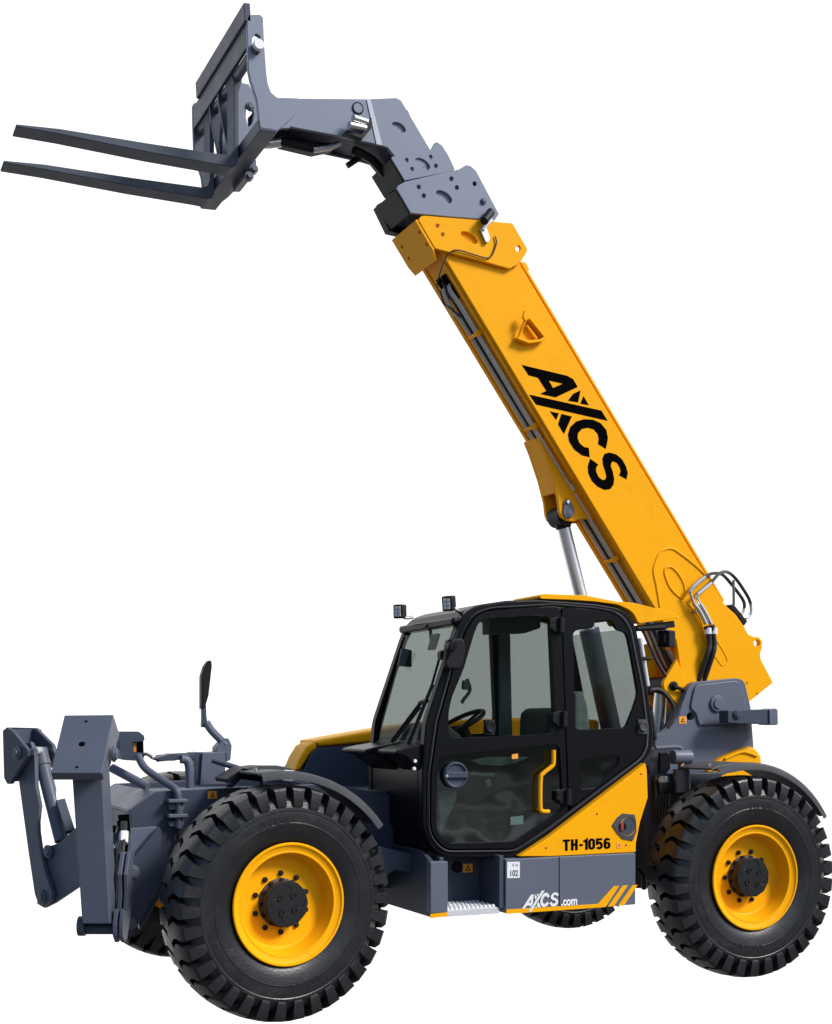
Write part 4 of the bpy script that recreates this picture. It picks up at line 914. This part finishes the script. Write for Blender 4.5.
# raised welds / doubler outline on the rear flank
def weld(pts, r=.006, y=Y0): return [at(a, b, y) for a, b in pts]
bm = bmesh.new()
add_tube(bm, weld(crop(640, 560, [(110, 260), (92, 150), (75, 60), (90, 0), (110, -40), (140, -60), (180, -62), (230, -30), (300, 25), (360, 80)])), .009, 8)
add_tube(bm, weld(crop(640, 560, [(145, 40), (175, 40), (215, 80), (245, 140), (248, 195), (235, 212), (205, 195), (165, 150), (140, 90), (136, 55), (145, 40)])), .009, 8)
add_tube(bm, weld(crop(640, 560, [(250, 225), (330, 320), (360, 440), (440, 570), (465, 582), (484, 560), (470, 520), (415, 430)])), .005, 6)
link('weld_bead', bm, YEL, boom)
bm = bmesh.new()
for px, py in ((748, 682), (758, 693)): add_lathe(bm, [(.01, .001), (.01, .012), (-.006, .011), (-.006, .001)], 14, Matrix.Translation(at(px, py, Y0)))
link('boom_bolts', bm, YEL, boom)
# hoses over the boom tail
yq = Y0 - .05
bm = bmesh.new()
hA = [(698, 682), (707, 655), (709.5, 645), (708.5, 632)]; hB = [(703.5, 682), (712.5, 655), (714.5, 645), (713, 632)]
for h in (hA, hB): add_tube(bm, [at(a, b, yq + (.06 if b > 670 else 0)) for a, b in h], .02, 10, mi=0)
for (a, b) in (((708.5, 634), (706.5, 626)), ((713.5, 634), (711.5, 625))): add_tube(bm, [at(*a, yq), at(*b, yq)], .024, 10, False, mi=0)
for pts in ([(706, 624), (699, 610), (694, 604)], [(711, 624), (705, 612), (700, 604)]): add_tube(bm, [at(a, b, yq) for a, b in pts], .017, 10, mi=1)
for pts in ([(694, 604), (692, 598), (690, 592), (690.5, 590)], [(700, 604), (697, 597), (697.5, 594)]): add_tube(bm, [at(a, b, yq) for a, b in pts], .011, 10, mi=1)
for pts in ([(689.5, 592), (694, 586), (705, 577)], [(697, 594.5), (706, 587), (711, 583)]): add_tube(bm, [at(a, b, yq) for a, b in pts], .016, 10, mi=1)
for k, (p1_, p2_) in enumerate((((708, 632), (707.8, 627)), ((713.8, 632), (713, 627)))): add_tube(bm, [at(p1_[0], p1_[1] + 2, yq), at(p1_[0] - .3, p1_[1] - 4, yq)], .028, 10, False, mi=2)
add_tube(bm, [at(*p, y) for p, y in (((705, 577), yq), ((712, 573.5), yq + .05), ((722, 574.5), Y0 + .1), ((732, 585), Y0 + .16), ((743, 600), Y0 + .18), ((744.5, 608), Y0 + .18))], .013, 10, mi=0)
add_tube(bm, [at(*p, y) for p, y in (((711, 583), yq), ((719, 574), yq + .05), ((727, 572), Y0 + .1), ((736, 579), Y0 + .16), ((748, 597), Y0 + .2), ((751, 606), Y0 + .2))], .013, 10, mi=0)
add_tube(bm, [at(*p, Y0 + .2) for p in ((744.5, 606), (743, 612), (741, 614))], .012, 10, mi=1); add_tube(bm, [at(*p, Y0 + .2) for p in ((750.5, 604), (751, 612), (748, 617), (742, 617.5))], .012, 10, mi=1)
add_tube(bm, [at(*p, Y0 + .12) for p in ((733.5, 580), (733.8, 605))], .011, 10, False, mi=3)
link('tail_hoses', bm, [HOSE, STL, WHT, GRY], boom)
bm = bmesh.new(); add_plate(bm, [(728, 605), (734, 604), (738, 609), (744, 616), (748, 621), (744.5, 626), (737, 615)], Y0 + .1, .14); link('valve_block', bm, MAT, boom, .008)
pin('hose_clamp', at(693.5, 611, Y0 - .0), .018, .05, STL, boom, steps=False)

# ================================================================== PALLET FORK CARRIAGE
YC0, YC1 = .61, 1.90
ep = crop(180, 0, [(372, 100), (380, 82), (445, 80), (462, 95), (468, 230), (480, 400), (488, 460), (505, 510), (540, 540)]) + [(299, 98), (298.5, 106), (295, 115), (288, 122), (281, 127.5), (277.7, 130.5), (260, 127.5), (258.6, 115), (256.8, 99), (250.5, 80), (248.5, 70), (247.5, 40)]
slot = [(252.5, 37), (256, 33.5), (260, 36), (260.5, 50), (257, 55.5), (252, 53)]
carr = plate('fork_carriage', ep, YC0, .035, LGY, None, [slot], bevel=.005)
bm = bmesh.new(); add_prism(bm, flat(ep, YC0), yfn(YC1 - .035, .035)); link('end_plate', bm, MGY, carr, .005)
def rail(name, px, y0, y1, m, bevel=.005): return xz(name, flat(px, YC0), y0, y1, m, carr, bevel)
rail('top_rail', [(243.6, 2.3), (250.2, 3.2), (251.4, 22), (244.6, 20.5)], YC0 - .0, 1.72, DGY)  # dark slate on all three rails puts their front-face shade into the colour
rail('cross_rail', [(247.2, 20), (252, 20), (252, 45), (247.8, 45)], YC0 + .036, YC1 - .036, DGY)
rail('bottom_bar', [(258.6, 118), (276, 118), (277.4, 132.5), (260, 130.2)], YC0 + .002, YC1 + .07, DGY)
sh = at(256.6, 47.5, YC0); bm = bmesh.new(); add_lathe(bm, [(YC0 - .02, .001), (YC0 - .02, .03), (YC1 + .05, .03), (YC1 + .05, .001)], 24, Matrix.Translation((sh.x, 0, sh.z))); link('fork_shaft', bm, GRY, carr)
bm = bmesh.new(); add_lathe(bm, [(YC0 - .05, .001), (YC0 - .05, .03), (YC0 - .045, .033), (YC0 - .02, .033), (YC0 - .02, .001)], 24, Matrix.Translation((sh.x, 0, sh.z))); link('shaft_cap', bm, WHT, carr, .003)
# coupler plates behind the forks, joined to the goose neck
for i, y in enumerate((YG - .015, YG + .30)):
    bm = bmesh.new(); cpx = [(239, 82), (249, 84), (257, 100), (258, 118), (290, 112), (290, 128), (262, 128), (250, 140), (238, 150), (236, 120)]
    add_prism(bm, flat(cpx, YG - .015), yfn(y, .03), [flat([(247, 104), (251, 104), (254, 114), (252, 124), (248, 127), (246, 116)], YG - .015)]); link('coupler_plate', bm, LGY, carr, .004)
pin('coupler_pin', at(250.5, 106.5, YG - .015), .03, .02, GRY, carr)
for (px, py) in ((254, 170), (249.5, 177)):
    pin('lock_pin', at(px - 1, py, 1.25), .03, .04, GRY, carr)
plate('lock_bracket', crop(150, 90, [(555, 400), (590, 385), (592, 450), (560, 490), (520, 490), (520, 440)]), 1.26, .25, GRY, carr)
bm = bmesh.new()
for yy in (1.28, 1.48):
    pr = flat([(249, 30), (256, 42), (262, 60), (266, 95), (276, 118), (262, 118), (254, 80), (249, 52)], YC0); add_prism(bm, pr, yfn(yy, .025))
link('upright_ribs', bm, DGY, carr, .004)
# two forks
fk = [(16, 123.8), (60, 128.5), (150, 143.3), (226, 154.6), (231.5, 152.8), (234, 147), (234, 100), (234.2, 84), (232, 76), (233.5, 67), (239, 64), (243, 70), (242, 82), (238.8, 92), (238.8, 162), (236.5, 166.5), (231, 167.3), (222, 165.3), (150, 152.4), (60, 134), (16, 126.3)]
YF = 1.0; fp_ = flat(fk, YF)
for k, (ya, lab) in enumerate(((YF, 'fork tine nearest the viewer'), (1.56, 'fork tine on the far side'))):
    bm = bmesh.new(); add_prism(bm, fp_, yfn(ya, .155)); o = link('fork', bm, FGY, None, .006)

# ================================================================== REAR TOWER
YT = 1.06
tw = [(655, 736.5), (663, 732.5), (672.7, 725), (679.4, 714.5), (682.5, 703), (687, 691), (690.5, 684.5), (695, 682), (736, 678), (742, 679.5), (745.5, 684), (747.5, 693), (750.8, 707), (753.8, 746), (752, 790), (655, 800)]
tower = plate('boom_tower', tw, YT, .06, GRY, None, [ring_pts((690.5, 716.5), 4.0, 20, .9)], bevel=.006)
rp_ = crop(680, 660, [(92, 150), (110, 130), (305, 113), (330, 125), (348, 165), (370, 270), (260, 280), (265, 345), (110, 350), (95, 320), (62, 280), (60, 255)])
plate('tower_plate', crop(680, 660, [(82, 158), (100, 137), (310, 114), (335, 128), (350, 170), (372, 275), (385, 350), (110, 362), (98, 330), (92, 300), (65, 272), (62, 250)]), YT - .016, .02, GRY, tower, bevel=.008)
bm = bmesh.new(); add_prism(bm, flat(tw, YT), yfn(1.56, .06)); link('far_plate', bm, GRY, tower, .006)
p = at(716.5, 703.5, YT - .016); pp = pin('boom_pivot', p, .062, .028, GRY, tower); 
box('tower_hole', tuple(at(686.5, 722, YT + .055)), tuple(at(695, 711, YT + .055) + Vector((0, .02, 0))), MAT, tower)
warning('warning_sticker', 682.6, 720, YT, .033, tower)
yb_ = .86
beam = plate('rear_beam', crop(680, 660, [(265, 280), (330, 276), (540, 272), (545, 358), (330, 352), (268, 348)]), yb_, .11, DGY)
plate('beam_cap', crop(680, 660, [(495, 275), (530, 268), (543, 275), (545, 355), (535, 362), (498, 360)]), yb_ - .012, .134, GRY, beam)
pin('beam_pin', at(737, 714.5, yb_), .036, .02, DGY, beam); box('beam_mount', tuple(at(740, 722, yb_ + .1)), tuple(at(750, 711, yb_ + .1) + Vector((0, .12, 0))), DGY, beam)
# cylinder lugs below the boom, hoses beside the tower
lug = crop(640, 560, [(130, 690), (135, 670), (205, 550), (235, 620), (255, 745), (225, 825), (160, 745), (135, 715)])
lg_ = plate('boom_lug', lug, Y0 - .02, .035, YEL, boom); bm = bmesh.new(); add_prism(bm, flat(lug, Y0 - .02), yfn(Y0 + .3, .035)); link('boom_lug', bm, YEL, boom, .005)
pin('lug_pin', at(673, 686, Y0 - .02), .035, .03, MAT, lg_); tube('grease_hose', [at(674, 686.5, Y0 - .05), at(681, 689, Y0 - .05), at(684, 692, Y0 - .03)], .014, MAT, lg_)
yy = Y0 + .16
bm = bmesh.new(); add_lathe(bm, [(-.12, .001), (-.12, .068), (.12, .068), (.12, .001)], 24, Matrix.Translation(at(660, 686, yy))); link('cylinder_eye', bm, MAT, boom, .006)
tube('tilt_balance_cylinder', [at(661, 690, yy), at(658, 735, yy)], .05, STL, None, 20, False)
bm = bmesh.new()
for k in range(4): add_tube(bm, [at(642 + 5 * k, 628, Y0 + .06 * k), at(656 + 5 * k, 660, Y0 + .06 * k), at(668 + 4 * k, 682, Y0 + .06 * k), at(672 + 4 * k, 705, Y0 + .08 * k), at(664 + 3 * k, 730, Y0 + .08 * k)], .013, 8)
add_tube(bm, [at(651, 690, .98), at(660, 690, .98), at(670, 700, .98), at(674, 712, .98), at(668, 728, .98)], .015, 10); add_tube(bm, [at(651, 712, .98), at(655, 740, .98)], .018, 10)
link('tower_hoses', bm, HOSE)
plate('side_shield', crop(640, 560, [(20, 470), (60, 460), (120, 560), (75, 640), (70, 690), (40, 700)]), Y0 + .25, .03, YEL, boom)
tube('exhaust_pipe', [at(639.5, 638, 1.0), at(647, 686, 1.0)], .022, CHR, None, 14, False)
tube('handrail_stub', [at(641, 658.5, .95), at(650, 658.5, .95)], .014, MAT)
# counterweight and rear body
cw = plate('counterweight', crop(680, 660, [(190, 580), (240, 540), (330, 500), (400, 480), (425, 490), (455, 530), (462, 590), (462, 680), (150, 690), (155, 600)]), 1.0, 1.4, YEL, None, bevel=.03)
tube('counterweight_rib', [at(725, 759, .995), at(742, 752, .995), at(757, 756, .995)], .01, YEL, cw)
bm = bmesh.new()
for px, py in ((720, 771), (713, 773)): add_lathe(bm, [(.01, .001), (.01, .02), (-.015, .018), (-.015, .001)], 12, Matrix.Translation(at(px, py, .99)))
link('counterweight_bolts', bm, STL, cw)
# hydraulic group between cab and rear wheel
ya = .55
hb = plate('valve_bracket', crop(640, 720, [(150, 300), (420, 275), (440, 310), (300, 330), (320, 500), (215, 640), (130, 640), (85, 480)], 10.4), ya + .08, .2, DGY)
tube('bracket_bar', [at(655.5, 748, ya), at(662, 747.5, ya), at(678, 747, ya), at(681.5, 750, ya)], .014, GRY, hb)
bm = bmesh.new(); c = at(672, 757, ya); add_tube(bm, [c, at(690, 757, ya)], .05, 20, False); link('accumulator', bm, GRY, hb, .006)
plate('eye_plate', crop(640, 720, [(210, 340), (280, 330), (320, 380), (320, 450), (270, 530), (230, 560), (210, 560)], 10.4), ya - .03, .03, BLK, hb)
bm = bmesh.new(); t = at(681.5, 769, ya); b_ = at(682, 792, ya); add_tube(bm, [t, b_], .06, 20, False); add_tube(bm, [at(681.5, 752, ya), t], .026, 12, False); link('oil_filter', bm, GRY, hb, .004)
decal('sticker', [(680, 767), (683.5, 763), (684.5, 767.5)], ya - .03, ORG, hb)
plate('valve_box', crop(640, 720, [(195, 645), (360, 640), (365, 760), (210, 765)], 10.4), ya - .02, .12, MAT, hb)
bm = bmesh.new()
for k in range(5): add_tube(bm, [at(655 + 3.5 * k, 775 + k, ya + .05), at(656 + 3 * k, 800, ya + .02), at(652 + 3 * k, 830, ya + .1)], .014, 8, mi=0)
for k in range(4): add_tube(bm, [at(660 + 2 * k, 778 - 2 * (k % 2), ya), at(660.5 + 2 * k, 782, ya)], .013, 8, False, mi=1)
link('valve_hoses', bm, [HOSE, STL], hb)
box('rear_frame', (at(655, 800, NF).x - .15, .62, .62), (at(655, 800, NF).x + .5, .72, 1.35), DGY)
plate('frame_tail', [(655, 775), (705, 770), (705, 830), (655, 840)], .70, .3, DGY)
tube('tow_eye', [at(636, 868, .45), at(643, 875, .45), at(644, 888, .5)], .02, MAT)
plate('belly_guard', [(470, 872), (650, 862), (650, 888), (470, 893)], .75, 1.1, DGY)
